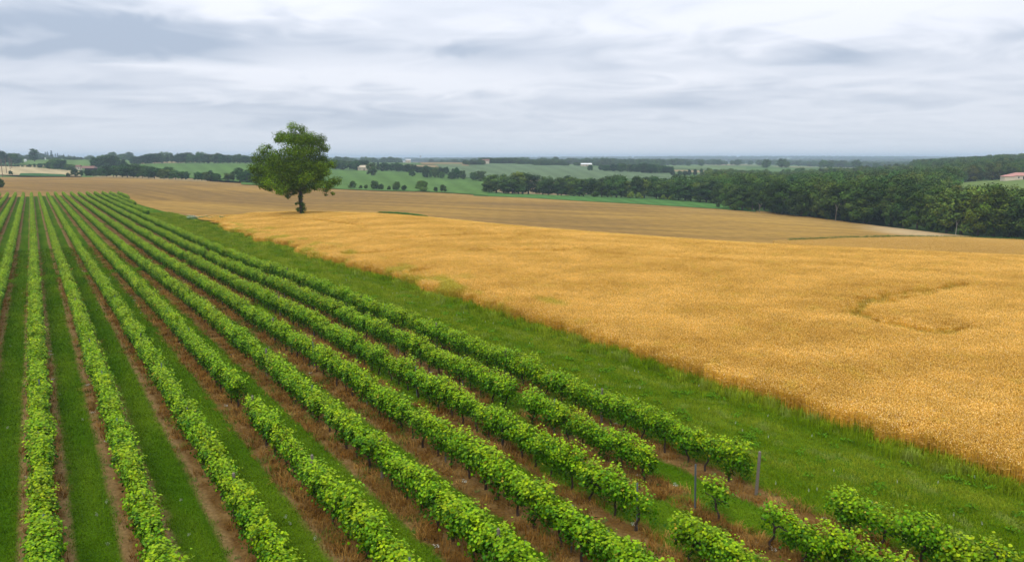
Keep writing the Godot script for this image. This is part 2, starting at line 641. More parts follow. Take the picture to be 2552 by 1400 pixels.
func vineyard_ground() -> void:
	var us := PackedFloat32Array()
	var u := 2.0
	while u < 327.0:
		us.append(u)
		u += 0.3 if u < 32.0 else (0.5 if u < 64.0 else (1.0 if u < 120.0 else 2.2))
	var w := 345
	var p := PackedVector3Array()
	var c := PackedColorArray()
	for uu in us:
		var ve := verge_edge(uu) + 0.4
		for i in w:
			var v := minf(-22.0 + i * 0.155, ve)
			var uj := uu
			if uu > 315.0:
				uj = minf(uu, field_end(v) + 1.5)
			var q := uv(uj, v)
			var y := gy(q.x, q.y)
			var nb := n1.get_noise_2d(q.x * 0.9, q.y * 0.9)
			var nl := n1.get_noise_2d(uj * 0.08, v * 0.5)
			y += 0.03 * nb
			p.append(Vector3(q.x, y, q.y))
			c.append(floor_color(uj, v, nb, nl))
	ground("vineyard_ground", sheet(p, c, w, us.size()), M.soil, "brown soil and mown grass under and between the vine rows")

func floor_color(u: float, v: float, nb: float, nl: float) -> Color:
	var grass := Color(0.065, 0.15, 0.006).lerp(Color(0.12, 0.205, 0.012), clampf(0.4 + nl, 0.0, 1.0))
	if v > row_limit(u) + 0.9:
		return grass * (1.0 + 0.25 * nb)
	var r := (v - ROW0) / ROWS
	var dv := absf(r - roundf(r)) * ROWS
	var k := roundf(r)
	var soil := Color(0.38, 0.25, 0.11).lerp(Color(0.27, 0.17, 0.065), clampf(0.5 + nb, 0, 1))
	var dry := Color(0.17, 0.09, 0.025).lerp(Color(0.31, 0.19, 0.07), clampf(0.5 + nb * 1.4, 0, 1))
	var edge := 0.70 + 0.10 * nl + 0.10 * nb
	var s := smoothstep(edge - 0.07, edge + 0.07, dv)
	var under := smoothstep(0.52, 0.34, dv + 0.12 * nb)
	if k >= 3.0:
		under = smoothstep(0.8, 0.5, dv + 0.2 * nb + 0.15 * nl)
	if k >= 6.0 and u < 60.0:
		s = maxf(s, smoothstep(0.0, 0.25, nl + 0.2 * nb))
	if gap_near(u, v) < 1.6:
		s = maxf(s, 0.8)
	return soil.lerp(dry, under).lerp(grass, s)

func row_limit(u: float) -> float:       # the outermost vine row at that distance
	var k := 8
	if u > 186.0:
		k = 9
	if u > 234.0:
		k = 10
	if u > 275.0:
		k = 11
	return ROW0 + ROWS * k

func field_end(v: float) -> float:
	return 331.0 - (v + 4.0) * 0.62

func gap_near(u: float, v: float) -> float:     # distance to the nearest of the grassy ways across the rows
	var a := absf(u - (87.0 + v * 0.35))
	var b := absf(u - (154.0 + v * 1.15))
	var c := absf(u - (226.0 + v * 1.3))
	return minf(a, minf(b, c))

func tan_field() -> void:
	var w := 600
	var h: float = 130
	var p := PackedVector3Array()
	var c := PackedColorArray()
	for j in h:
		for i in w:
			var px: float = -620.0 + 3900.0 * i / (w - 1)
			var t := (px - 1276.0) / FPX / 1.0065
			var d0 := knot(3, t) * 0.93 if px > 520.0 else lerpf(knot(3, t) * 0.86, knot(3, t) * 0.93, clampf((px - 300.0) / 220.0, 0, 1))
			var d1 := knot(6, t)
			var a := float(j) / (h - 1)
			var d := lerpf(d0, d1, a)
			var x := t * d
			var y := gy(x, -d) - 0.07
			p.append(Vector3(x, y, -d))
			# drill lines follow the slope across the view, then turn at the headland
			var bend := x * 0.35 + 30.0 * sin(x * 0.008)
			var s := d + bend * (0.25 if x > -120.0 else 2.6)
			var l := n2.get_noise_1d(s * 0.35) * 0.5 + n2.get_noise_1d(s * 0.09 + 30.0)
			var big := n1.get_noise_2d(x * 0.006, d * 0.006)
			var streak := n1.get_noise_2d(x * 0.01, s * 0.06)
			var m := clampf(0.42 + 0.75 * big + 0.35 * streak + 0.2 * smoothstep(-60.0, 110.0, x) - 0.25 * smoothstep(-20.0, -200.0, x), 0.0, 1.0)
			var col := Color(0.245, 0.152, 0.052).lerp(Color(0.40, 0.24, 0.055), m)
			col = col.lerp(Color(0.35, 0.235, 0.09), clampf(0.35 * smoothstep(0.72, 1.0, a) + 0.3 * big, 0, 1))
			col *= 1.0 + 0.11 * l + 0.12 * streak
			var pale := smoothstep(2120.0, 2260.0, px) * smoothstep(2520.0, 2330.0, px) * smoothstep(0.72, 0.9, a)
			col = col.lerp(Color(0.56, 0.41, 0.22), clampf(pale * (0.75 + big), 0, 1))
			c.append(col)
	ground("tan_field", sheet(p, c, w, h), M.field, "wide bare tan field rolling away behind the lone tree and the wheat")

# paths where the wheat lies flat, as photo points on the crop
var lodged := []
func lodge(u: float, v: float) -> float:
	var best := 9.0
	for s in lodged:
		var p := Vector2(u, v)
		var a: Vector2 = s[0]
		var b: Vector2 = s[1]
		var k := clampf((p - a).dot(b - a) / maxf((b - a).length_squared(), 0.01), 0.0, 1.0)
		best = minf(best, p.distance_to(a.lerp(b, k)) / s[2])
	return best

func wheat_ground() -> void:
	for path in [
		[[2120, 800], [2165, 768], [2230, 748], [2340, 736], [2400, 722], 0.85], [[2205, 775], [2270, 756], [2330, 748], 0.4], [[2140, 800], [2170, 815], [2230, 832], [2330, 852], [2400, 838], 0.85],
		[[985, 603], [1060, 598], [1180, 592], [1320, 590], 0.8], [[1170, 634], [1260, 633], [1400, 635], 0.8], [[860, 642], [920, 640], [985, 634], 1.0], [[1020, 690], [1060, 684], 1.0], [[690, 548], [790, 552], [900, 566], 0.9], [[1480, 640], [1700, 655], [1900, 668], 0.5]]:
		for k in path.size() - 2:
			var a := hit(path[k][0], path[k][1] + 6.0)
			var b := hit(path[k + 1][0], path[k + 1][1] + 6.0)
			lodged.append([Vector2(a.x, a.z), Vector2(b.x, b.z), float(path[-1])])
	var us := PackedFloat32Array()
	var p := PackedVector3Array()
	var c := PackedColorArray()
	var w := 380
	var d := 10.0
	var h: float = 0
	while d < 210.0:
		for i in w:
			var t1 := 1.35
			var x1 := t1 * d
			# the near edge: solve for the x at which the crop begins on this depth
			var x0 := (WHEATV + 0.546 * -d) / NX
			var uu := x0 * DX - d * DZ
			x0 = (wheat_edge(uu) + 0.30 + NZ * d) / NX
			x0 = minf(maxf(x0, -0.447 * d), x1)
			var x := lerpf(x0, x1, float(i) / (w - 1))
			var far := wheat_far(x / d)
			var dd: float = minf(d, far)
			x *= dd / d
			var lo := lodge(x, -dd) if dd < 170.0 else 9.0
			var y := gy(x, -dd) + lerpf(0.14, 0.52, smoothstep(0.4, 1.3, lo) * smoothstep(0.0, 1.6, (x - x0) * NX) if dd < 140.0 else 1.0)
			y += 0.05 * n2.get_noise_2d(x * 0.8, dd * 0.8)
			p.append(Vector3(x, y, -dd))
			var nn := n1.get_noise_2d(x * 0.25, dd * 0.25)
			c.append(Color(0.46, 0.25, 0.04).lerp(Color(0.55, 0.32, 0.06), clampf(0.5 + nn, 0, 1)))
		h += 1
		d *= 1.014
	ground("wheat_field", sheet(p, c, w, h), M.soil, "golden floor of the standing wheat")
	# the crop on the far side of the hollow
	p = PackedVector3Array()
	c = PackedColorArray()
	for j in 30:
		for i in 90:
			var px: float = 1930.0 + 1400.0 * i / 89.0
			var t := (px - 1276.0) / FPX / 1.0065
			var f := far_wheat_end(px)
			var dd: float = lerpf(knot(4, t) * 0.97, f, j / 29.0)
			var x := t * dd
			p.append(Vector3(x, gy(x, -dd) + 0.45, -dd))
			var nn := n1.get_noise_2d(x * 0.15, dd * 0.4)
			c.append(Color(0.44, 0.255, 0.06).lerp(Color(0.52, 0.31, 0.085), clampf(0.5 + nn, 0, 1)))
	ground("far_wheat_field", sheet(p, c, 90, 30), M.soil, "strip of wheat beyond the crest, below the wood")

func far_wheat_end(px: float) -> float:
	return -hit(px, line_at([[1930, 608], [1990, 605.5], [2100, 600.5], [2250, 597.5], [2400, 598.5], [2552, 603], [2900, 622], [3300, 640]], px), knot(4, (px - 1276.0) / FPX)).z

# =====================================================================  vines
func leaf(g: Geo, at: Vector3, up: Vector3, tip: Vector3, s: float, col: Color) -> void:
	var side := up.cross(tip).normalized()
	tip = side.cross(up).normalized()
	var o := at - tip * s * 0.45
	var a := at + tip * s * 0.55
	var q := up * s * 0.13
	var l1 := at + side * s * 0.50 - tip * s * 0.10 - q
	var r1 := at - side * s * 0.50 - tip * s * 0.10 - q
	var l2 := at + side * s * 0.34 + tip * s * 0.30 - q * 0.6
	var r2 := at - side * s * 0.34 + tip * s * 0.30 - q * 0.6
	g.tri(o, l1, at + q * 0.2, col)
	g.tri(at + q * 0.2, l1, l2, col)
	g.tri(at + q * 0.2, l2, a, col)
	g.tri(at + q * 0.2, a, r2, col)
	g.tri(at + q * 0.2, r2, r1, col)
	g.tri(at + q * 0.2, r1, o, col)

func leaf_color(age_shade: float) -> Color:      # 0 young and painted top-lit, 1 old and painted in shade
	var c := Color(0.27, 0.39, 0.002).lerp(Color(0.098, 0.245, 0.002), clampf(age_shade * 1.5, 0, 1)).lerp(Color(0.026, 0.095, 0.004), clampf(age_shade * 1.6 - 0.75, 0, 1))
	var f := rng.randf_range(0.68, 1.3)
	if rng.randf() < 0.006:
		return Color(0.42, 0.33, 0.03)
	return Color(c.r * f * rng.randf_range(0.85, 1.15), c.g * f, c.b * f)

func vine_leaves(n: int, vigor: float, long: float) -> Geo:
	var g := Geo.new()
	var ph := rng.randf() * 20.0
	for k in n / 10:
		var x := rng.randf_range(-long, long)
		var e := 1.0 - 0.34 * pow(absf(x) / long, 2.5) * rng.randf()
		var a := rng.randf() * TAU
		var rho := pow(rng.randf(), 0.33) * (0.95 + 0.16 * sin(x * 8.0 + ph) + 0.13 * sin(a * 3.0 + x * 5.0 + ph * 2.0) + 0.10 * rng.randfn())
		var o := Vector3(0, sin(a), cos(a))
		var bot := sin(a) < 0.0
		var y := 0.99 + sin(a) * rho * e * (0.50 if not bot else 0.55 + 0.16 * sin(x * 7.0 + ph * 3.0)) * vigor
		var z := cos(a) * rho * e * 0.36 * vigor * (1.0 if not bot else 0.9)
		var c := Vector3(x, y, z)
		var old_shaded := clampf(1.0 - (y - 0.60) * 0.95 + rng.randfn() * 0.20, 0.0, 1.0)  # leaf age plus painted shade, darker towards the hedge bottom
		for q in 10:
			var at := c + Vector3(rng.randfn() * 0.085, rng.randfn() * 0.075, rng.randfn() * 0.075)
			var up := (o + Vector3(rng.randfn() * 0.45, rng.randfn() * 0.45 + 0.35, rng.randfn() * 0.45)).normalized()
			var tip := (Vector3(rng.randfn() * 0.6, -0.7, rng.randfn() * 0.4) + Vector3(0, 0, cos(a) * 0.6)).normalized()
			leaf(g, at, up, tip, rng.randf_range(0.056, 0.108), leaf_color(clampf(old_shaded + rng.randfn() * 0.14 - 0.25 * (at.y - c.y) / 0.1 * 0.3, 0.0, 1.0)))
	for k in int(10 * vigor):                # young shoots standing out of the top and sides
		var b := Vector3(rng.randf_range(-long, long), 1.32, rng.randf_range(-0.22, 0.22))
		var dir := Vector3(rng.randfn() * 0.4, 0.9, rng.randfn() * 0.55).normalized()
		var ln := rng.randf_range(0.15, 0.5)
		for q in 6:
			var f := q / 5.0
			var at := b + dir * ln * f + Vector3(0, -0.1 * f * f, 0) + Vector3(rng.randfn(), rng.randfn(), rng.randfn()) * 0.03
			leaf(g, at, Vector3(rng.randfn() * 0.5, 1, rng.randfn() * 0.5).normalized(), Vector3(rng.randfn(), -0.3, rng.randfn()).normalized(), 0.10 - 0.04 * f, leaf_color(clampf(0.15 + rng.randfn() * 0.12, 0, 1)))
	return g

func vine_trunk() -> Geo:
	var g := Geo.new()
	var lean := rng.randf_range(-0.16, 0.16)
	var b := rng.randf_range(-0.06, 0.06)
	var col := Color(0.055, 0.042, 0.035)
	g.tube([Vector3(lean, -0.06, b), Vector3(lean * 0.9 + 0.03, 0.2, b), Vector3(lean * 0.3 - 0.03, 0.42, b * 0.4), Vector3(0.02, 0.62, 0), Vector3(0, 0.74, 0)], [0.048, 0.036, 0.034, 0.04, 0.035], 6, col)
	for s in [-1.0, 1.0]:
		g.tube([Vector3(0, 0.68, 0), Vector3(0.12 * s, 0.8, 0.02), Vector3(0.3 * s, 0.78, 0.0), Vector3(0.5 * s, 0.8, -0.02)], [0.03, 0.024, 0.018, 0.012], 5, col * 1.2)
	return g

const ORD := ["first", "second", "third", "fourth", "fifth", "sixth", "seventh", "eighth", "ninth", "tenth", "eleventh", "twelfth", "thirteenth", "fourteenth", "fifteenth", "sixteenth", "seventeenth", "eighteenth", "nineteenth", "twentieth"]
const TENS := ["", "", "twenty", "thirty", "forty", "fifty", "sixty", "seventy", "eighty", "ninety"]
const TENTH := ["", "", "twentieth", "thirtieth", "fortieth", "fiftieth", "sixtieth", "seventieth", "eightieth", "ninetieth"]
func nth(k: int) -> String:               # 0 is first
	if k < 20:
		return ORD[k]
	k += 1
	return TENTH[k / 10] if k % 10 == 0 else TENS[k / 10] + "-" + ORD[k % 10 - 1]

func row_name(k: int) -> String:
	if k == 8:
		return "row beside the verge"
	return "%s row from the verge" % nth(8 - k)

func vigor_at(k: int, u: float) -> float:   # weak or missing vines near the verge, as the photo shows
	if gap_near(u, ROW0 + ROWS * k) < 0.95:
		return 0.0
	if k == 8:
		if u > 12.4 and u < 14.7:
			return 0.0
		if u > 9.8 and u < 10.6:
			return 0.6
		if u > 14.6 and u < 25.0:
			return 0.8
	if k == 7:
		if u > 12.6 and u < 13.4:
			return 0.0
		if u > 11.0 and u < 14.6:
			return 0.5
		if u > 14.6 and u < 16.4:
			return 0.0
		if u > 9.0 and u < 11.2:
			return 0.85
		if u > 16.0 and u < 22.0:
			return 0.75
	if k == 6 and u > 13.6 and u < 15.4:
		return 0.0 if u < 14.4 else 0.45
	if k == 5 and u > 13.0 and u < 14.2:
		return 0.7
	if k == 3 and u > 31.0 and u < 32.2:
		return 0.0
	return 1.0

func build_vines() -> void:
	var full := []
	var vines_green := []
	for k in 5:
		var lm := tinted(0.5, 0.26, 0.36)
		lm.albedo_color = [Color(1, 1, 1), Color(0.95, 0.97, 0.97), Color(1.0, 0.98, 0.95), Color(0.93, 0.98, 0.95), Color(0.98, 1.0, 0.95)][k]
		vines_green.append(lm)
	var weak := []
	var trunks := []
	for k in 9:
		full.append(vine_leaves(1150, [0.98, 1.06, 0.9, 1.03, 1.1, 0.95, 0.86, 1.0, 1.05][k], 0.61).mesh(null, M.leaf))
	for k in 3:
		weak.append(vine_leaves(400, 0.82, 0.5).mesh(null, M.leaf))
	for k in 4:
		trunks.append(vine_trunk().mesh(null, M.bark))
	var places := []
	for k in range(-7, 12):
		var v := ROW0 + ROWS * k
		var start := 3.0
		if k == 9:
			start = 187.0
		if k == 10:
			start = 235.0
		if k == 11:
			start = 276.0
		var u := start + fposmod(k * 0.37, 1.08)
		var along := 0
		while u < field_end(v):
			var g := vigor_at(k, u)
			var gone := g <= 0.0 or (rng.randf() < 0.012 and u > 20.0)
			if not gone:
				var q := uv(u, v + 0.05 * n2.get_noise_2d(u * 0.1, k))
				if q.y < -2.0:
					places.append([q.length_squared(), k, u, q, g if rng.randf() > 0.05 else 0.6])
			u += 1.08
	places.sort_custom(func(a, b): return a[0] < b[0])
	var far := stuff("distant_grapevines", "rows of leafy green grapevines running away over the slope")
	var far_leaf := []
	var far_trunk := []
	for k in full.size():
		far_leaf.append(Many.new())
	for k in trunks.size():
		far_trunk.append(Many.new())
	var turn := atan2(-DZ, DX)
	var counts := {}
	var shown := 0
	for pl in places:
		var q: Vector2 = pl[3]
		var at := Vector3(q.x, gy(q.x, q.y), q.y)
		var k: int = pl[1]
		var rt := turn + (PI if rng.randf() < 0.5 else 0.0) + rng.randfn() * 0.06
		var sc := rng.randf_range(0.88, 1.10) + 0.06 * n2.get_noise_2d(u_of(pl), k * 5.0)
		var t := absf(q.x) / -q.y
		var inside := t < 0.76 and -q.y > 14.4 and (q.x < 0 or q.x / -q.y < 0.74)
		if inside and shown < 298:
			shown += 1
			var idx: int = counts.get(k, 0)
			counts[k] = idx + 1
			var o := thing("grapevine", "%s grapevine, %s from the near end in the %s" % ["sparse" if pl[4] < 0.9 else "leafy", nth(idx), row_name(k)], "grapevine", at, rt, "grapevines of the " + row_name(k))
			put("trunk", trunks[rng.randi() % trunks.size()], null, o)
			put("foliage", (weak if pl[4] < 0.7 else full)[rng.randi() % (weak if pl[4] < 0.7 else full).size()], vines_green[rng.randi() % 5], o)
			o.scale = Vector3(1, sc, rng.randf_range(0.85, 1.2))
			if pl[4] < 0.95:
				o.scale = Vector3(1, sc * 0.96, 0.9)
		else:
			var f := rng.randf_range(0.82, 1.08)
			var col := Color(f * rng.randf_range(0.9, 1.12), f, f)
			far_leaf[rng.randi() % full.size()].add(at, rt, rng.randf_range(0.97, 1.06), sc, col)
			if q.length() < 110.0:
				far_trunk[rng.randi() % trunks.size()].add(at, rt, 1.0, 1.0, Color.WHITE)
	for k in full.size():
		many("vine_foliage", far, full[k], far_leaf[k])
	for k in trunks.size():
		many("vine_trunk", far, trunks[k], far_trunk[k])

func u_of(pl: Array) -> float:
	return float(pl[2]) * 0.35

func build_posts() -> void:
	var woodm := Geo.new()
	woodm.tube([Vector3(0, -0.1, 0), Vector3(0.005, 0.6, 0), Vector3(-0.005, 1.2, 0.005), Vector3(0, 1.5, 0)], [0.055, 0.052, 0.05, 0.046], 9, Color(0.30, 0.26, 0.22))
	var wood := woodm.mesh(null, M.wood)
	var mg := Geo.new()
	mg.box(Vector3(-0.022, -0.1, -0.003), Vector3(0.022, 1.5, 0.003))
	mg.box(Vector3(-0.022, -0.1, 0.0032), Vector3(-0.017, 1.5, 0.03))
	mg.box(Vector3(0.017, -0.1, 0.0032), Vector3(0.022, 1.5, 0.03))
	var metal := mg.mesh(null, M.metal)
	for k in range(0, 9):
		var v := ROW0 + ROWS * k
		var seen := 0
		for j in 9:
			var u := 7.5 + 7.55 * j - (0.4 if k == 8 and j == 1 else 0.0)
			var q := uv(u, v)
			if -q.y < 15.0 or absf(q.x / -q.y) > 0.72:
				continue
			var is_wood := (k in [8] and j < 5) or (k in [3, 4] and j == 2) or (k == 4 and j == 1) or (k * 7 + j * 5) % 6 == 0
			if k in [5, 6, 7] and j < 4:
				is_wood = false
			var at := Vector3(q.x, gy(q.x, q.y), q.y)
			var o := thing("wooden_post" if is_wood else "metal_stake", "%s, %s from the near end in the %s" % ["grey wooden post" if is_wood else "grey metal stake", nth(seen), row_name(k)], "post", at, rng.randf() * 3.0, "posts along the vine rows")
			seen += 1
			o.rotation.x = rng.randf_range(-0.04, 0.04)
			o.rotation.z = rng.randf_range(-0.04, 0.04)
			put("shaft", wood if is_wood else metal, M.wood if is_wood else M.metal, o)
			var cap := Geo.new()
			if is_wood:
				cap.tube([Vector3(0, 1.5, 0), Vector3(0, 1.53, 0)], [0.046, 0.02], 9, Color(0.34, 0.30, 0.26))
				put("top", cap.mesh(), M.wood, o)
	# a white plastic card hanging on a vine
	var q := uv(54.0, ROW0 + ROWS * 4 + 0.52)
	var g := Geo.new()
	for r in 4:
		var y0 := 0.55 + r * 0.13
		var z0 := 0.02 * sin(r * 1.7)
		var z1 := 0.02 * sin((r + 1) * 1.7)
		g.quad(Vector3(-0.16, y0, z0), Vector3(0.16, y0, z0), Vector3(0.15, y0 + 0.13, z1), Vector3(-0.15, y0 + 0.13, z1), Color.WHITE)
	var card := put("plastic_sheet", g.mesh(), M.white)
	card.position = Vector3(q.x, gy(q.x, q.y), q.y)
	card.rotation.y = 0.7
	tag(card, "small white plastic sheet hanging on the side of a vine row", "plastic sheet")

# =====================================================================  grass and weeds
func tuft(n: int, spread: float, h: float, wid: float, flop: float) -> Geo:
	var g := Geo.new()
	for k in n:
		var a := rng.randf() * TAU
		var r := sqrt(rng.randf()) * spread
		var b := Vector3(cos(a) * r, -0.02, sin(a) * r)
		var hh: float = h * rng.randf_range(0.55, 1.15)
		var o := Vector3(rng.randfn(), 0, rng.randfn()) * flop * hh
		var s := Vector3(-o.z, 0, o.x).normalized() * wid
		var m := b + o * 0.35 + Vector3(0, hh * 0.62, 0)
		var e := b + o + Vector3(0, hh * (1.0 - 0.35 * minf(o.length() / hh, 1.0)), 0)
		var f := rng.randf_range(0.8, 1.25)
		var col := Color(f * rng.randf_range(0.85, 1.2), f, f)
		g.tri(b - s, b + s, m + s * 0.6, col)
		g.tri(b - s, m + s * 0.6, m - s * 0.6, col)
		g.tri(m - s * 0.6, m + s * 0.6, e, col)
	return g

func build_grass() -> void:
	var short := []
	for k in 3:
		short.append(tuft(22, 0.17, 0.15, 0.008, 0.5).mesh(null, M.grass))
	var tall := []
	for k in 2:
		tall.append(tuft(22, 0.2, 0.5, 0.010, 0.35).mesh(null, M.grass))
	var cloverg := Geo.new()
	for k in 26:
		var a := rng.randf() * TAU
		var r := sqrt(rng.randf()) * 0.2
		leaf(cloverg, Vector3(cos(a) * r, rng.randf_range(0.04, 0.14), sin(a) * r), Vector3(rng.randfn() * 0.5, 1, rng.randfn() * 0.5).normalized(), Vector3(cos(a), -0.2, sin(a)), rng.randf_range(0.04, 0.09), Color.WHITE * rng.randf_range(0.8, 1.2))
	var weedy := cloverg.mesh(null, M.grass)
	var sets := [Many.new(), Many.new(), Many.new()]
	var alley := [Many.new(), Many.new(), Many.new()]
	var tallset := [Many.new(), Many.new()]
	var weeds := Many.new()
	var dry := [Many.new(), Many.new()]
	# the verge
	var u := 3.0
	while u < 200.0:
		var step := 0.15 + maxf(u - 8.0, 0.0) * 0.0022
		var v := row_limit(u) + 0.4
		var ve := verge_edge(u) + 0.1
		while v < ve + 0.5:
			var uu := u + rng.randf() * step
			var vv := v + rng.randf() * step
			v += step
			var q := uv(uu, vv)
			if -q.y < 14.0 or q.x > 0.76 * -q.y:
				continue
			var lim := verge_edge(uu)
			if vv > lim + 0.25:
				continue
			var nl := n1.get_noise_2d(uu * 0.12, vv * 0.5)
			var nb := n2.get_noise_2d(uu * 0.5 + 9.0, vv * 0.8)
			var col := Color(0.125, 0.21, 0.002).lerp(Color(0.26, 0.31, 0.018), clampf(0.40 + nl * 0.9 + nb * 0.25, 0, 1))
			if nb > 0.45:
				col = col.lerp(Color(0.25, 0.31, 0.07), 0.55)
			col *= rng.randf_range(0.8, 1.2)
			var at := Vector3(q.x, gy(q.x, q.y), q.y)
			var big := 1.0 + maxf(u - 15.0, 0.0) * 0.012
			var close := smoothstep(1.9, 0.2, lim - vv)
			if rng.randf() < close * 0.55 * clampf(0.6 + nb * 1.5, 0.1, 1.0):
				tallset[rng.randi() % 2].add(at, rng.randf() * TAU, big, rng.randf_range(0.8, 1.5), col * 1.15)
			elif nb < -0.3 and rng.randf() < 0.10:
				weeds.add(at, rng.randf() * TAU, big, 1.3, Color(0.085, 0.20, 0.008) * rng.randf_range(0.8, 1.3))
			else:
				sets[rng.randi() % 3].add(at, rng.randf() * TAU, big * rng.randf_range(0.8, 1.25), big * rng.randf_range(0.55, 1.25) * (1.0 + 0.7 * close), col)
			if rng.randf() < 0.006:
				weeds.add(at + Vector3(0, 0.08, 0), rng.randf() * TAU, 0.10, 1.0, Color(0.55, 0.58, 0.48))
		u += step
	# between and under the vines
	for k in range(-4, 9):
		var vr := ROW0 + ROWS * k
		u = 4.0
		while u < 120.0:
			var step := 0.14 + maxf(u - 10.0, 0.0) * 0.0032
			var dv := -1.24
			while dv < 1.24:
				var uu := u + rng.randf() * step
				var x := dv + rng.randf() * step
				dv += step
				var q := uv(uu, vr + x)
				if -q.y < 14.0 or absf(q.x) > 0.76 * -q.y:
					continue
				var nb := n1.get_noise_2d(q.x * 0.9, q.y * 0.9)
				var nl := n1.get_noise_2d(uu * 0.08, (vr + x) * 0.5)
				var edge := 0.70 + 0.10 * nl + 0.10 * nb
				var green := absf(x) > edge or gap_near(uu, vr + x) < 1.5
				if k >= 6 and uu < 60.0 and nl + 0.2 * nb > 0.12:
					green = true
				if k == 8 and x > 0.5:
					green = true
				var at := Vector3(q.x, gy(q.x, q.y), q.y)
				var big := 1.0 + maxf(u - 15.0, 0.0) * 0.018
				if green:
					var col := Color(0.074, 0.178, 0.003).lerp(Color(0.14, 0.245, 0.006), clampf(0.5 + nl, 0, 1)) * rng.randf_range(0.8, 1.2)
					alley[rng.randi() % 3].add(at, rng.randf() * TAU, big, big * rng.randf_range(0.4, 0.8), col)
					if rng.randf() < 0.006:
						weeds.add(at, rng.randf() * TAU, 0.25, 1.0, Color(0.40, 0.45, 0.30))
				elif absf(x) < (0.62 if k >= 3 else 0.45) + 0.2 * nb and rng.randf() < (0.6 if k >= 2 else 0.35) * clampf(0.75 + 1.4 * nl + 0.8 * nb, 0.05, 1.0):
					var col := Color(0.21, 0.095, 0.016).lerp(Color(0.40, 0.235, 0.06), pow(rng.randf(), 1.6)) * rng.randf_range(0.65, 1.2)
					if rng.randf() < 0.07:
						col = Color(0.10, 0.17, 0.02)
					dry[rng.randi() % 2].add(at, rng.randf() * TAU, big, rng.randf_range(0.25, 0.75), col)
				elif rng.randf() < 0.02:
					weeds.add(at, rng.randf() * TAU, 0.5, 0.6, Color(0.5, 0.5, 0.42) if rng.randf() < 0.3 else Color(0.12, 0.2, 0.04))
			u += step
	var o := stuff("verge_grass", "uneven green grass of the verge between vines and wheat")
	for k in 3:
		many("grass", o, short[k], sets[k])
	for k in 2:
		many("tall_grass", o, tall[k], tallset[k])
	many("weeds", o, weedy, weeds)
	o = stuff("alley_grass", "short dark green grass strips between the vine rows")
	for k in 3:
		many("grass", o, short[k], alley[k])
	o = stuff("dry_weeds", "reddish brown dead weeds under the vine rows")
	for k in 2:
		many("dry_grass", o, tall[k], dry[k])
	# white umbels at the tip of the wheat
	var fl := Geo.new()
	for k in 30:
		var a := rng.randf() * TAU
		var r := sqrt(rng.randf()) * 0.5
		var p := Vector3(cos(a) * r, rng.randf_range(0.5, 0.95), sin(a) * r)
		leaf(fl, p, Vector3(rng.randfn() * 0.3, 1, rng.randfn() * 0.3).normalized(), Vector3(cos(a), 0, sin(a)), rng.randf_range(0.04, 0.08), Color(0.62, 0.64, 0.56))
		if k % 2:
			leaf(fl, p - Vector3(0, 0.3, 0), Vector3(rng.randfn(), 0.6, rng.randfn()).normalized(), Vector3(cos(a), -0.6, sin(a)), 0.2, Color(0.10, 0.2, 0.05))
	var um := Many.new()
	for k in 46:
		var px: float = 468.0 + 90.0 * pow(rng.randf(), 1.6)
		var p := hit(px, 547.0 + rng.randfn() * 2.2, 100.0)
		um.add(Vector3(p.x, gy(p.x, p.z), p.z), rng.randf() * TAU, rng.randf_range(0.8, 1.4), rng.randf_range(0.7, 1.1), Color.WHITE)
	o = stuff("white_wildflowers", "patch of white flowering weeds at the far tip of the wheat")
	many("flowers", o, fl.mesh(null, M.grass), um)
	# green growth in the hollow behind the wheat and along the far wheat
	var gm := Many.new()
	for k in 900:
		var px: float = lerpf(945.0, 1062.0, rng.randf())
		var t := (px - 1276.0) / FPX / 1.0065
		var p := hit(px, line_at([[940, 533], [985, 536], [1062, 543]], px) - rng.randf() * 3.5 * sin(PI * (px - 945.0) / 117.0), knot(3, t) * 1.12)
		gm.add(p, rng.randf() * TAU, 2.6, rng.randf_range(1.0, 2.2), Color(0.07, 0.17, 0.02) * rng.randf_range(0.8, 1.3))
	var pxx := 1975.0
	while pxx < 3100.0:
		var d := far_wheat_end(pxx)
		for k in 3:
			var p := spot(pxx + rng.randf(), d + rng.randf_range(-0.2, 2.2) * clampf((pxx - 1950.0) / 200.0, 0.5, 1.0))
			if rng.randf() < 0.75 + 0.5 * n2.get_noise_1d(pxx * 0.05):
				gm.add(p, rng.randf() * TAU, 2.4, rng.randf_range(2.0, 3.3), Color(0.075, 0.15, 0.025) * rng.randf_range(0.7, 1.3))
		pxx += 1.6
	o = stuff("field_margin_grass", "thin green grass lines in the hollow behind the wheat")
	many("grass", o, tall[0], gm)

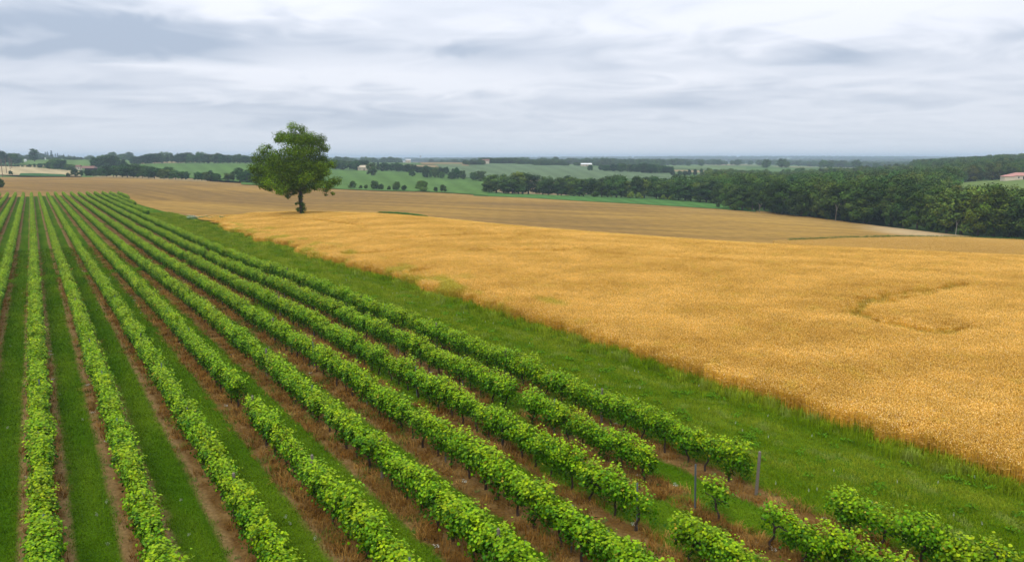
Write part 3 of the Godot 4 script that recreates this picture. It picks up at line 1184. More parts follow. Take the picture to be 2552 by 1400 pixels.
# =====================================================================  wheat
func wheat_clump() -> Geo:
	var g := Geo.new()
	for k in 30:
		var a := rng.randf() * TAU
		var r := sqrt(rng.randf()) * 0.21
		var b := Vector3(cos(a) * r, 0, sin(a) * r)
		var h: float = rng.randf_range(0.66, 0.88)
		var le := Vector3(rng.randfn() * 0.07, 0, rng.randfn() * 0.07)
		var e := b + le + Vector3(0, h, 0)
		var s := Vector3(cos(a * 3.0), 0, sin(a * 3.0)) * 0.0058
		var f := rng.randf_range(0.75, 1.2)
		var stalk := Color(0.74, 0.43, 0.05) * f
		g.quad(b - s, b + s, e + s * 0.7, e - s * 0.7, stalk)
		# a nodding ear with its beard
		var dr := Vector3(rng.randfn(), 0, rng.randfn()).normalized()
		var ear := Color(0.76, 0.46, 0.10) * rng.randf_range(0.55, 1.2)
		if rng.randf() < 0.10:
			ear = Color(0.85, 0.66, 0.33)
		var tip := e + dr * 0.06 + Vector3(0, rng.randf_range(-0.02, 0.10), 0)
		var m := (e + tip) * 0.5 + Vector3(0, 0.02, 0)
		var w := dr.cross(Vector3.UP) * 0.0115
		var up := Vector3(0, 0.015, 0)
		g.tri(e, m + w, m + up, ear)
		g.tri(e, m + up, m - w, ear)
		g.tri(m + w, tip, m + up, ear)
		g.tri(m + up, tip, m - w, ear)
		if k % 2 == 0:           # a dry leaf
			var lm := b + Vector3(0, h * rng.randf_range(0.45, 0.8), 0)
			var lo := Vector3(rng.randfn(), 0.1, rng.randfn()).normalized() * 0.17
			g.tri(lm, lm + lo + s * 2.0, lm + lo * 0.5 + Vector3(0, 0.05, 0) - s, Color(0.66, 0.40, 0.10) * f)
	return g

func build_wheat() -> void:
	var kinds := []
	var sets := []
	for k in 4:
		kinds.append(wheat_clump().mesh(null, M.wheat))
		sets.append(Many.new())
	var d := 14.0
	while d < 180.0:
		var s := 0.16 + 0.0013 * d
		var x := maxf((WHEATV - 1.2 + NZ * d) / NX, -0.45 * d)
		while x < 1.12 * d:
			var px: float = x + rng.randf() * s
			var pd := d + rng.randf() * s
			x += s
			if pd > wheat_far(px / pd) * (1.0 + 0.008 * n2.get_noise_1d(px * 0.3)):
				continue
			var u := px * DX - pd * DZ
			var v := px * NX - pd * NZ
			var we := wheat_edge(u)
			if v < we:
				continue
			if u > 152.0 and v < we + (u - 152.0) * 0.5 + n2.get_noise_1d(u) * 2.0:
				continue
			var lo := lodge(px + 0.5 * n2.get_noise_2d(px * 0.7, pd * 0.7), -pd + 0.5 * n2.get_noise_2d(px * 0.7 + 50.0, pd * 0.7)) + 0.3 * rng.randfn() if pd > 28.0 else 9.0
			var hs := rng.randf_range(0.94, 1.06) * (1.0 if v > we + 0.7 or rng.randf() < 0.5 else rng.randf_range(0.6, 0.95)) + 0.02 * n2.get_noise_2d(px * 0.15, pd * 0.15)
			var nl := n1.get_noise_2d(px * 0.09, pd * 0.14)
			var nb := n2.get_noise_2d(px * 0.5, pd * 0.5)
			var f := 0.97 + 0.22 * nl + 0.14 * nb
			var col := Color(f, f * (1.0 + 0.07 * nl), f * (1.0 + 0.25 * nl))
			var inner := v - we
			var weedy := n2.get_noise_2d(u * 0.12 + 70.0, v * 0.25)
			if inner < 6.0 and weedy > 0.10 and u > 36.0:       # yellow-green ragged edge further out
				col = col.lerp(Color(0.55, 0.85, 0.35), clampf((weedy - 0.10) * 3.0 * (1.0 - inner / 6.0), 0, 0.75))
				if rng.randf() < 0.3 * (1.0 - inner / 6.0):
					continue
			if nb > 0.38 and nl < 0.0:
				col = col.lerp(Color(0.72, 0.88, 0.6), 0.4)
			if lo < 1.0:
				if rng.randf() < 0.5:
					continue
				hs *= lerpf(0.38, 0.75, lo)
				col = col.lerp(Color(0.50, 0.68, 0.40), 0.65)
			elif lo < 1.5:
				hs *= 0.9
			sets[rng.randi() % 4].add(Vector3(px, gy(px, -pd), -pd), rng.randf() * TAU, 1.0 + 0.004 * pd, hs, col * rng.randf_range(0.93, 1.14), 0.02 * nl)
		d += s
	# the strip beyond the hollow
	var pxx := 1940.0
	while pxx < 3100.0:
		var t := (pxx - 1276.0) / FPX / 1.0065
		var f1 := far_wheat_end(pxx)
		var dd: float = knot(4, t) * 1.1
		while dd < f1:
			var q := t * dd + rng.randf() * 0.4
			var zz := dd + rng.randf() * 0.5
			var nl := n1.get_noise_2d(q * 0.05, zz * 0.15)
			var f := 0.98 + 0.12 * nl
			sets[rng.randi() % 4].add(Vector3(q, gy(q, -zz), -zz), rng.randf() * TAU, 1.7, rng.randf_range(0.85, 1.0), Color(f * 0.84, f * 0.86, f))
			dd += 0.5
		pxx += 4.6
	var o := stuff("wheat", "ripe golden wheat standing dense across the field")
	for k in 4:
		many("wheat_stalks", o, kinds[k], sets[k])

# =====================================================================  trees
func card(g: Geo, p: Vector3, out: Vector3, s: float, col: Color) -> void:     # a small spray of leaves: a bent lozenge
	var n := (out + Vector3(rng.randfn(), rng.randfn() + 0.5, rng.randfn()) * 0.42).normalized()
	var a := n.cross(Vector3(rng.randfn(), rng.randfn(), rng.randfn())).normalized() * s
	var b := n.cross(a) * rng.randf_range(0.55, 0.8)
	var dip := n * s * 0.22
	g.tri(p - a - dip, p + b * 0.8, p + a - dip, col)
	g.tri(p - a - dip, p + a - dip, p - b, col)

func blob(g: Geo, c: Vector3, r: Vector3, n: int, s: float, base: Color, vary: float) -> void:
	for k in n:
		var o := Vector3(rng.randfn(), rng.randfn(), rng.randfn()).normalized()
		var rho := pow(rng.randf(), 0.30) * (1.0 + 0.16 * rng.randfn())
		if o.y < -0.25:
			rho *= 0.85
		var f := 1.0 + vary * rng.randfn()
		var col := Color(base.r * f * rng.randf_range(0.85, 1.2), base.g * f, base.b * f)
		card(g, c + o * r * rho, o, s * rng.randf_range(0.65, 1.3), col)

func tree_crown(kind: int, fine: float, shade := 1.0, hue := 1.0) -> Geo:
	# a unit tree one metre high: 0 broad, 1 tall, 2 conifer, 3 bush
	var g := Geo.new()
	var base := Color(0.060 * shade * hue, 0.115 * shade, 0.019 * shade)
	if kind == 2:
		for k in 11:
			var y := 0.10 + 0.085 * k
			var r := 0.20 * (1.0 - (y - 0.05)) + 0.015
			blob(g, Vector3(0, y, 0), Vector3(r, 0.07, r), int(70 * fine * (r / 0.2 + 0.2)), 0.035, Color(0.028, 0.055, 0.022), 0.15)
		return g
	var n := 17 if kind == 0 else (14 if kind == 1 else 8)
	for k in n:
		var a := TAU * k * 0.618 + rng.randf() * 0.5
		var f := (k + 0.5) / n
		var y: float
		var rad: float
		var r: float
		if kind == 0:
			y = lerpf(0.13, 0.86, f)
			rad = 0.31 * sqrt(maxf(1.0 - pow((y - 0.42) / 0.54, 2.0), 0.03)) * rng.randf_range(0.55, 1.05)
			r = rng.randf_range(0.13, 0.205)
		elif kind == 1:
			y = lerpf(0.17, 0.9, f)
			rad = 0.17 * sqrt(maxf(1.0 - pow((y - 0.5) / 0.52, 2.0), 0.02)) * rng.randf_range(0.4, 1.0)
			r = rng.randf_range(0.09, 0.15)
		else:
			y = lerpf(0.18, 0.72, f)
			rad = 0.42 * (1.0 - 0.75 * f) * rng.randf_range(0.5, 1.1)
			r = rng.randf_range(0.18, 0.30)
		var tone := rng.randf_range(0.62, 1.4)
		blob(g, Vector3(cos(a) * rad, y, sin(a) * rad), Vector3(r, r * rng.randf_range(0.7, 0.95), r), int(230 * fine * pow(r / 0.15, 1.6)), 0.026 if kind < 3 else 0.040, Color(base.r * tone * rng.randf_range(0.9, 1.2), base.g * tone, base.b * tone), 0.17)
	return g

func tree_trunk(kind: int) -> Geo:
	var g := Geo.new()
	var col := Color(0.10, 0.085, 0.07)
	var top := 0.7 if kind < 3 else 0.35
	g.tube([Vector3(0, -0.02, 0), Vector3(0.005, top * 0.4, 0.004), Vector3(-0.006, top * 0.75, 0), Vector3(0.004, top, 0.002)], [0.026, 0.019, 0.014, 0.006], 6, col)
	if kind < 2:
		for k in 5:
			var a := TAU * k * 0.618
			var y := 0.22 + 0.07 * k
			g.tube([Vector3(0, y, 0), Vector3(cos(a) * 0.1, y + 0.09, sin(a) * 0.1), Vector3(cos(a) * 0.22, y + 0.15, sin(a) * 0.22)], [0.012, 0.008, 0.003], 5, col)
	return g

var light_bush: Mesh
var crowns := []      # [kind][variant] meshes
var stems := []
func make_tree_meshes() -> void:
	light_bush = tree_crown(3, 1.0, 2.3, 1.35).mesh(null, M.treeleaf)
	for kind in 4:
		var cs := []
		for k in [8, 3, 2, 4][kind]:
			cs.append(tree_crown(kind, 1.0, [1.0, 0.75, 1.25, 0.9, 1.4, 1.05, 0.8, 1.2][k], [1.0, 0.9, 1.05, 0.95, 1.12, 0.85, 1.0, 1.18][k]).mesh(null, M.treeleaf))
		crowns.append(cs)
		stems.append(tree_trunk(kind).mesh(null, M.bark))

var leafs := {}
func leaf_tint(key: String, c: Color) -> Material:
	if not leafs.has(key):
		var m := tinted(0.7, 0.2, 0.25)
		m.albedo_color = c
		leafs[key] = m
	return leafs[key]

func tree(called: String, kind: int, at: Vector3, h: float, wide: float, label: String, group: String, tint := "") -> Node3D:
	var o := thing(called, label, "bush" if kind == 3 else "tree", at, rng.randf() * TAU, group)
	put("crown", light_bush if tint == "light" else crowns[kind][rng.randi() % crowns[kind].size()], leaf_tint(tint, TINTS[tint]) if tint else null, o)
	put("trunk" if kind < 3 else "stem", stems[kind], null, o)
	o.scale = Vector3(h * wide, h, h * wide)
	return o

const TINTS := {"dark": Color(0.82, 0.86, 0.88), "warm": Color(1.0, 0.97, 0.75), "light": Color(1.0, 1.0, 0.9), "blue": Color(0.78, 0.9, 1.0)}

func line_of_trees(called: String, what: String, group: String, from: String, n: int, bottom: Array, top: Array, kind: int, wide: float, back: float, jitter: float, from_d := 100.0, tints := ["dark", "", "", "warm"]) -> void:
	# n trees, their feet along one line in the photo and their tops along another
	for k in n:
		var f := (k + 0.5) / n
		var px: float = lerpf(bottom[0][0], bottom[-1][0], f) + rng.randf_range(-0.4, 0.4) * (bottom[-1][0] - bottom[0][0]) / n
		var p := hit(px, line_at(bottom, px), from_d)
		var d := -p.z + back + rng.randf() * jitter
		p = spot(px, d)
		var ty := line_at(top, px)
		var h: float = (CAMH + slope(ty) * d) - p.y
		h = maxf(h * rng.randf_range(0.80, 1.08), 2.0)
		var kk := kind
		if kind == 0 and rng.randf() < 0.25:
			kk = 1
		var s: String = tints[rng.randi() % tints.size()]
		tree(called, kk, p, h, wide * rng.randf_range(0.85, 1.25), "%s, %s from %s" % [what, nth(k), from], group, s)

func build_oak() -> void:
	# the lone tree at the crest; blob centres in metres right of, above and behind its foot
	var at := spot(748.0, 158.0)
	var o := thing("oak_tree", "tall lone oak with a lopsided crown and ivied trunk at the wheat crest", "tree", at)
	var B := [
		[800, 165, 88, 0], [935, 190, 70, 1], [650, 280, 92, 0], [770, 300, 120, 0], [890, 300, 105, -1], [1010, 300, 115, 1], [1120, 320, 95, -1], [1195, 430, 78, 0], [880, 430, 130, 0], [1050, 460, 130, 1], [720, 470, 85, -1],
		[420, 460, 100, 0], [330, 560, 105, 0], [560, 510, 85, 1], [265, 690, 92, 0], [385, 690, 125, 1], [500, 660, 130, -1], [300, 820, 98, 0], [450, 840, 115, 1], [640, 680, 130, 0], [600, 840, 125, -1], [700, 930, 100, 0], [545, 930, 70, 0], [680, 1030, 55, 0],
		[800, 610, 150, -1], [950, 640, 150, 1], [1090, 630, 125, 0], [820, 760, 125, 1], [960, 790, 115, -1], [1100, 760, 105, 0], [1265, 630, 85, 0], [1215, 740, 75, 1], [1330, 850, 78, 0], [1245, 880, 92, 0], [1205, 960, 55, 1], [1275, 1010, 34, 0], [1185, 1025, 28, 0],
		[930, 930, 70, 0], [780, 930, 80, 1], [345, 920, 40, 0], [460, 960, 40, 0], [480, 410, 45, 0], [1160, 400, 70, 1], [590, 330, 50, 0], [640, 965, 78, 1], [735, 1000, 62, -1], [905, 985, 50, 0], [560, 1000, 34, 0], [420, 930, 60, 0], [1010, 900, 70, -1], [690, 1060, 30, 0], [1050, 935, 55, 0], [985, 965, 48, 1], [1110, 820, 70, 0], [1175, 560, 72, 0], [1160, 670, 82, 1], [1120, 870, 70, 0], [890, 870, 100, 1], [760, 880, 100, -1], [480, 590, 105, 0], [560, 610, 110, 1], [460, 760, 110, -1]]
	var g := Geo.new()
	var sc := 20.3 / 1230.0
	for b in B:
		var x: float = (b[0] - 855.0) * sc
		var y: float = (1320.0 - b[1]) * sc
		var r: float = b[2] * sc * 1.02
		var tone := rng.randf_range(0.65, 1.45)
		var col := Color(0.095 * tone, 0.168 * tone, 0.003)
		var reach := sqrt(maxf(64.0 - x * x - pow((y - 9.5) * 0.8, 2.0), 1.0))
		blob(g, Vector3(x, y, b[3] * 1.2), Vector3(r, r * 0.85, r), int(260 * r * r), 0.145, col, 0.32)
		if b[2] > 80 and reach > 3.0:
			for s in [-1.0, 1.0]:
				blob(g, Vector3(x * 0.8 + rng.randfn() * 0.5, y - 0.4, s * reach * rng.randf_range(0.55, 0.85)), Vector3(r, r * 0.85, r), int(120 * r * r), 0.15, col, 0.22)
	put("crown", g.mesh(), M.treeleaf, o)
	var t := Geo.new()
	var bark := Color(0.075, 0.062, 0.05)
	t.tube([Vector3(0, -0.4, 0), Vector3(0, 0.4, 0), Vector3(-0.02, 2.5, 0), Vector3(0.0, 5.0, 0.1), Vector3(-0.1, 7.5, 0), Vector3(-0.4, 11.0, 0.2), Vector3(-0.6, 15.0, 0)], [0.5, 0.40, 0.36, 0.38, 0.32, 0.22, 0.06], 10, bark)
	put("trunk", t.mesh(), M.bark, o)
	for b in [[300, 700, 0], [330, 560, 1], [640, 300, -1], [800, 180, 0], [1100, 350, 1], [1270, 640, -1], [1300, 870, 0], [600, 850, 2], [950, 640, -3], [450, 840, -2], [1010, 300, 2]]:
		var e := Vector3((b[0] - 855.0) * sc, (1320.0 - b[1]) * sc, b[2] * 1.4)
		var s := Vector3(-0.1, 5.2 + rng.randf() * 3.0, 0)
		var m := s.lerp(e, 0.5) + Vector3(0, 0.5, 0)
		var lg := Geo.new()
		lg.tube([s, s.lerp(m, 0.5) + Vector3(0, -0.1, 0), m, e], [0.2, 0.15, 0.10, 0.03], 6, bark)
		put("limb", lg.mesh(), M.bark, o)
	var iv := Geo.new()
	for b in [[862, 1045, 52, 0.5], [845, 1090, 45, -0.4], [850, 1130, 50, 0.3], [885, 1150, 40, 0.4], [892, 1205, 52, 0.3], [822, 1215, 45, 0.3], [850, 980, 60, -0.4], [800, 1140, 22, 0.4], [880, 1255, 25, 0.4]]:
		blob(iv, Vector3((b[0] - 855.0) * sc, (1320.0 - b[1]) * sc, b[3]), Vector3.ONE * b[2] * sc * 0.8, 150, 0.14, Color(0.06, 0.125, 0.018), 0.25)
	put("ivy", iv.mesh(), M.treeleaf, o)

func build_trees() -> void:
	make_tree_meshes()
	# bushes along the far edge of the tan field
	var list := [[879, 450], [899, 461], [912, 460], [933, 450], [949, 457], [969, 463], [988, 452], [1007, 460], [1051, 449], [1085, 465], [1104, 459]]
	for k in list.size():
		var px: float = list[k][0]
		var t := (px - 1276.0) / FPX / 1.0065
		var d := knot(6, t) + 4.0
		var p := spot(px, d)
		var h: float = CAMH + slope(list[k][1]) * d - p.y
		tree("bush", 3, p, h * 1.12, 1.15 if k == 8 else 0.9, "dark bush, %s from the lone oak along the tan field's far edge" % nth(k), "bushes along the far edge of the tan field", "dark" if k % 2 else "")
	# single trees on the green field
	list = [[925, 407, 438, 1.05], [1027, 421, 440, 1.1], [1060, 416, 443, 0.8], [1073, 424, 443, 0.6], [1086, 418, 444, 0.9], [1102, 428, 445, 0.9], [1126, 428, 447, 1.4], [1138, 418, 447, 0.7], [1152, 424, 447, 1.0], [1180, 428, 450, 1.0], [1198, 425, 452, 1.3], [1471, 411, 425, 1.3]]
	for k in list.size():
		var p := hit(list[k][0], list[k][2], 470.0)
		var h: float = CAMH + slope(list[k][1]) * -p.z - p.y
		var what := "dark tree standing in the green field, %s from the lone oak" % nth(k)
		if k == 0:
			what = "big round dark tree beside the small stone house on the green field"
		if k == 11:
			what = "lone round dark tree at the corner of the far hedge beside a white roof"
		tree("field_tree", 0, p, h * 1.08, list[k][3], what, "trees standing in the green field", "blue" if k % 2 else "dark")
	# clump and line of trees in the middle distance
	line_of_trees("tree", "dark tree in the clump ending the green strip", "middle clump of trees", "its lone oak end", 8, [[1216, 482], [1326, 485]], [[1216, 440], [1240, 434], [1290, 428], [1326, 430]], 0, 1.45, 4.0, 14.0, 300.0)
	line_of_trees("tree", "broad front tree in the line beyond the green strip", "middle line of trees", "the clump", 24, [[1340, 485], [1500, 492], [1650, 496], [1790, 508]], [[1340, 446], [1400, 440], [1500, 443], [1600, 436], [1700, 441], [1790, 446]], 0, 1.45, 3.0, 8.0, 300.0)
	line_of_trees("tree", "dark back tree in the line beyond the green strip", "middle line of trees", "the clump", 14, [[1350, 483], [1500, 489], [1650, 492], [1800, 500]], [[1340, 438], [1460, 432], [1540, 436], [1650, 434], [1800, 436]], 0, 1.35, 16.0, 14.0, 300.0)
	line_of_trees("bush", "pale bush under the tree line beyond the green strip", "light bushes below the middle line of trees", "the clump", 10, [[1315, 482], [1440, 489], [1540, 493], [1700, 500]], [[1315, 466], [1440, 470], [1540, 474], [1700, 484]], 3, 1.0, 1.0, 2.0, 300.0, ["light"])
	# the wood's front edge
	line_of_trees("wood_edge_tree", "tall dense green tree at the front edge of the wood", "trees along the front of the wood", "the green strip", 24, [[1800, 522], [1840, 524], [2000, 541], [2180, 562], [2400, 586], [2552, 600], [2680, 612]], [[1800, 452], [1900, 444], [2050, 448], [2150, 452], [2250, 446], [2330, 464], [2420, 464], [2552, 458], [2680, 458]], 0, 1.1, 5.0, 7.0, 150.0, ["", "warm", "dark", "warm", ""])
	line_of_trees("wood_edge_bush", "low bush at the foot of the wood edge", "undergrowth along the front of the wood", "the green strip", 26, [[1780, 517], [1840, 522.5], [2000, 539], [2180, 560], [2400, 584], [2552, 598], [2680, 610]], [[1780, 500], [2000, 515], [2180, 535], [2400, 556], [2552, 568], [2680, 580]], 3, 0.85, 1.5, 4.0, 150.0, ["", "dark", "warm"])
	line_of_trees("wood_edge_tree", "tall tree just behind the front edge of the wood", "trees along the front of the wood", "the green strip", 20, [[1830, 519], [2000, 538], [2180, 558], [2400, 582], [2552, 597], [2680, 608]], [[1830, 442], [1950, 440], [2100, 444], [2250, 440], [2330, 462], [2420, 460], [2552, 455], [2680, 455]], 0, 1.15, 15.0, 8.0, 150.0, ["dark", "", "warm"])
	# pale bare trunks that show against the wood
	for e in [[2083, 549, 510, "grey"], [2383, 583, 545, "white"], [1893, 528, 508, "grey"]]:
		var p := hit(e[0], e[1] + 1.0, 150.0)
		var h: float = CAMH + slope(e[2]) * -p.z - p.y
		var g := Geo.new()
		g.tube([Vector3(0, -0.2, 0), Vector3(0.1, h * 0.5, 0), Vector3(-0.05, h, 0)], [0.12, 0.09, 0.06], 7, Color(0.26, 0.25, 0.22) if e[3] == "white" else Color(0.20, 0.17, 0.14))
		g.tube([Vector3(0.1, h * 0.6, 0), Vector3(0.9, h * 1.05, 0.1)], [0.10, 0.04], 5, Color(0.22, 0.2, 0.17))
		g.tube([Vector3(0.0, h * 0.8, 0), Vector3(-0.9, h * 1.15, 0.1)], [0.09, 0.03], 5, Color(0.22, 0.2, 0.17))
		var o := thing("bare_tree", "%s leafless trunk standing in front of the wood, %s" % [e[3], "nearest the green strip" if e[0] < 1900 else ("in the middle of the edge" if e[0] < 2200 else "near the pale bare soil")], "tree", p)
		put("trunk", g.mesh(), M.bark, o)
	# hedge beyond the tan field towards the barn
	line_of_trees("hedge_tree", "dense dark tree in the hedge behind the tan field", "hedge behind the tan field", "the barn", 22, [[188, 440], [300, 441], [470, 449]], [[188, 420], [230, 422], [260, 412], [330, 408], [400, 412], [440, 418], [470, 428]], 0, 1.35, 8.0, 14.0, 300.0, ["blue", "dark", ""])
	line_of_trees("hedge_tree", "dark tree between barn hedge and lone oak", "small clumps behind the tan field", "the barn side", 6, [[492, 450], [548, 454]], [[492, 428], [520, 420], [548, 430]], 0, 1.3, 8.0, 10.0, 300.0, ["blue", "dark"])
	line_of_trees("hedge_tree", "dark tree behind the lone oak's crown", "small clumps behind the tan field", "the barn side", 7, [[566, 453], [660, 460]], [[566, 428], [600, 416], [660, 430]], 0, 1.3, 8.0, 10.0, 300.0, ["blue", "dark"])
	line_of_trees("tree", "big blue green tree behind the barn", "trees behind the barn", "the barn", 9, [[232, 424], [320, 424]], [[232, 396], [255, 386], [280, 384], [320, 400]], 0, 1.1, 0.0, 30.0, 560.0, ["blue", "dark"])
	line_of_trees("skyline_tree", "blue green tree on the skyline above the green field", "skyline wood beside the lone oak", "the barn side", 28, [[330, 411], [430, 407], [640, 408]], [[330, 388], [390, 381], [480, 379], [560, 380], [640, 386]], 0, 1.2, 2.0, 30.0, 600.0, ["blue", "dark"])
	line_of_trees("tree", "dark tree at the skyline above the utility poles", "trees above the utility poles", "the poles", 8, [[-20, 411], [60, 409]], [[-20, 376], [20, 374], [60, 388]], 0, 1.1, 5.0, 30.0, 600.0, ["blue", "dark"])
	var p0 := hit(85.0, 403.0, 600.0)
	tree("tall_tree", 1, p0, CAMH + slope(369.0) * -p0.z - p0.y, 1.6, "tallest tree on the skyline above the straw field", "", "blue")
	line_of_trees("conifer", "small pointed conifer in the row on the skyline", "conifers on the skyline", "the tallest tree", 13, [[96, 396], [190, 394]], [[96, 379], [140, 377], [165, 384], [190, 390]], 2, 1.3, 20.0, 30.0, 700.0, ["blue"])
	line_of_trees("tree", "grey green tree beyond the straw field", "trees beyond the straw field", "the poles", 10, [[78, 417], [120, 421], [190, 427]], [[78, 408], [120, 404], [148, 392], [165, 402], [190, 408]], 0, 1.3, 3.0, 10.0, 500.0, ["blue", ""])
	line_of_trees("bush", "low dark hedge bush behind the straw field", "hedge along the straw field", "the poles", 9, [[-10, 414], [75, 417]], [[-10, 408], [75, 410]], 3, 1.5, 2.0, 3.0, 500.0, ["blue"])
	var b1 := hit(-4.0, 470.0, 200.0)
	tree("bush", 3, b1, 6.0, 0.9, "leafy green bush at the corner of tan field and vineyard, cut by the frame", "")
	var b2 := hit(25.0, 436.0, 300.0)
	tree("bush", 3, b2, 4.0, 0.9, "round dark bush at the foot of the utility poles", "", "dark")
	var b3 := hit(168.0, 440.0, 300.0)
	tree("bush", 3, b3, 3.4, 0.8, "small brownish bush at the end of the green crop strip", "", "warm")
	# wood band across the middle
	line_of_trees("tree", "blue green tree in the wood behind the small stone house", "wood behind the stone house", "the lone oak", 17, [[835, 424], [935, 426], [1000, 430]], [[835, 396], [900, 398], [1000, 404]], 0, 1.2, 4.0, 40.0, 600.0, ["blue", "dark"])
	line_of_trees("tree", "dark blue tree in the wood below the tan hill field", "wood below the tan hill field", "the stone house", 15, [[990, 428], [1060, 433], [1140, 437]], [[990, 406], [1060, 411], [1140, 418]], 0, 1.2, 4.0, 20.0, 600.0, ["blue", "dark"])
	line_of_trees("tree", "dark tree in the wood block on the hillside", "block of wood on the hillside", "the lone round tree", 22, [[1492, 426], [1560, 430], [1675, 434]], [[1492, 411], [1560, 403], [1620, 408], [1675, 413]], 0, 1.3, 4.0, 40.0, 600.0, ["blue", "dark"])
	line_of_trees("tree", "dark tree along the lower side of the hillside field", "trees below the hillside field", "the block of wood", 12, [[1665, 438], [1850, 440]], [[1665, 424], [1750, 420], [1850, 424]], 0, 1.3, 2.0, 30.0, 500.0, ["blue", "dark"])
	line_of_trees("tree", "dark tree behind the red roofed house", "trees behind the red roofed house", "the meadow's far corner", 9, [[2310, 446], [2400, 441], [2500, 436], [2600, 436]], [[2310, 415], [2400, 410], [2500, 418], [2600, 412]], 0, 1.0, 25.0, 20.0, 400.0, ["dark", ""])

func build_woods() -> void:
	var o := stuff("hill_woodland", "dense green wood covering the hillside behind the wood's front edge")
	var meshes := []
	var sets := []
	for kind in [0, 0, 0, 0]:
		var m := tree_crown(kind, 0.75, rng.randf_range(0.8, 1.3), rng.randf_range(0.9, 1.2)).mesh(null, M.treeleaf)
		tree_trunk(kind).mesh(m, M.bark)
		meshes.append(m)
		sets.append(Many.new())
	# behind the front edge and up the hill
	var d := 225.0
	while d < 1150.0:
		var s := 7.5 + d * 0.004
		var x := 0.20 * d
		while x < 1.0 * d:
			var qx := x + rng.randf() * s
			var qd := d + rng.randf() * s
			x += s
			var t := qx / qd
			var px: float = 1276.0 + t * FPX * 1.0065
			if qd > 800.0 and px < 2270.0 + 30.0 * n2.get_noise_1d(qd * 0.02):
				continue
			if px < 1790.0 - (qd - 340.0) * 0.1 + 40.0 * n2.get_noise_1d(qd * 0.01):
				continue
			if qd < knot(6, t) + 24.0:
				continue
			# meadows with the house, and two small clearings
			var py := photo_row(qx, gy(qx, -qd), qd)
			if px > 2375.0 and py > line_at([[2375, 458], [2440, 452], [2500, 448.5], [2552, 446], [2800, 446]], px) and photo_row(qx, gy(qx, -qd) + 13.0, qd) < line_at([[2375, 459], [2420, 463], [2470, 461], [2552, 455], [2800, 455]], px):
				continue
			if absf(py - line_at([[2240, 437], [2360, 430]], px)) < 4.0 and px > 2235.0 and px < 2370.0 and qd > 480.0:
				continue
			if px > 2505.0 and py > 408.0 and py < 424.0 and qd > 600.0:
				continue
			var h: float = rng.randf_range(10.0, 16.0) if qd < 480.0 else rng.randf_range(8.0, 13.5)
			var f := rng.randf_range(0.75, 1.25)
			sets[rng.randi() % 4].add(Vector3(qx, gy(qx, -qd), -qd), rng.randf() * TAU, h * rng.randf_range(0.95, 1.3), h, Color(f * rng.randf_range(0.8, 1.3), f, f * 0.9))
		d += s
	for k in 4:
		many("tree_crowns", o, meshes[k], sets[k])
	# everything further off
	o = stuff("distant_woodland", "blue hazy woods and hedges far away towards the horizon")
	sets = [Many.new(), Many.new(), Many.new(), Many.new()]
	for k in 26000:
		var q := exp(lerpf(log(1150.0), log(7200.0), sqrt(rng.randf())))
		var t := rng.randf_range(-0.9, 0.95)
		var x := t * q
		var px: float = 1276.0 + t * FPX * 1.0065
		var n := n1.get_noise_2d(x * 0.0024 + 7.0, q * 0.0012)
		var hedge := absf(n2.get_noise_2d(x * 0.003, q * 0.002 + 30.0)) < 0.05
		if n < (0.05 if q < 2200.0 or q > 4600.0 else 0.16) and not hedge:
			continue
		if q < 1500.0 and px > 1030.0 and px < 1500.0:
			continue
		var h: float = rng.randf_range(9.0, 16.0)
		if q > 3000.0:
			h *= 1.15
		var f := rng.randf_range(0.75, 1.15)
		sets[rng.randi() % 4].add(Vector3(x, gy(x, -q), -q), rng.randf() * TAU, h * (1.3 + q / 9000.0), h, Color(f, f, f))
	# the wooded skyline above the hillside fields
	for e in [[930, 1135, 403, 396, 60, 6.0], [1100, 1132, 402, 392.5, 16, 3.0], [1158, 1205, 411, 398, 18, 6.0], [1196, 1290, 407, 392, 60, 20.0], [1288, 1412, 409, 396, 70, 25.0], [1330, 1410, 412, 400, 30, 4.0], [1400, 1500, 413, 404, 30, 10.0], [60, 240, 399, 391, 40, 20.0], [620, 860, 405, 397, 70, 20.0]]:
		for k in e[4]:
			var px: float = rng.randf_range(e[0], e[1])
			var p := hit(px, e[2], 800.0)
			var dd: float = -p.z + rng.randf() * e[5]
			p = spot(px, dd)
			var h: float = maxf(CAMH + slope(e[3]) * dd - p.y, 3.0) * rng.randf_range(0.75, 1.05)
			var f := rng.randf_range(0.7, 1.05)
			sets[rng.randi() % 4].add(p, rng.randf() * TAU, h * 1.3, h, Color(f, f, f))
	for k in 4:
		many("tree_crowns", o, meshes[k], sets[k])

func photo_row(x: float, y: float, d: float) -> float:
	var yy := y - CAMH
	var cy := yy * ct + d * st
	var cz := d * ct - yy * st
	return 700.0 - FPX * cy / cz

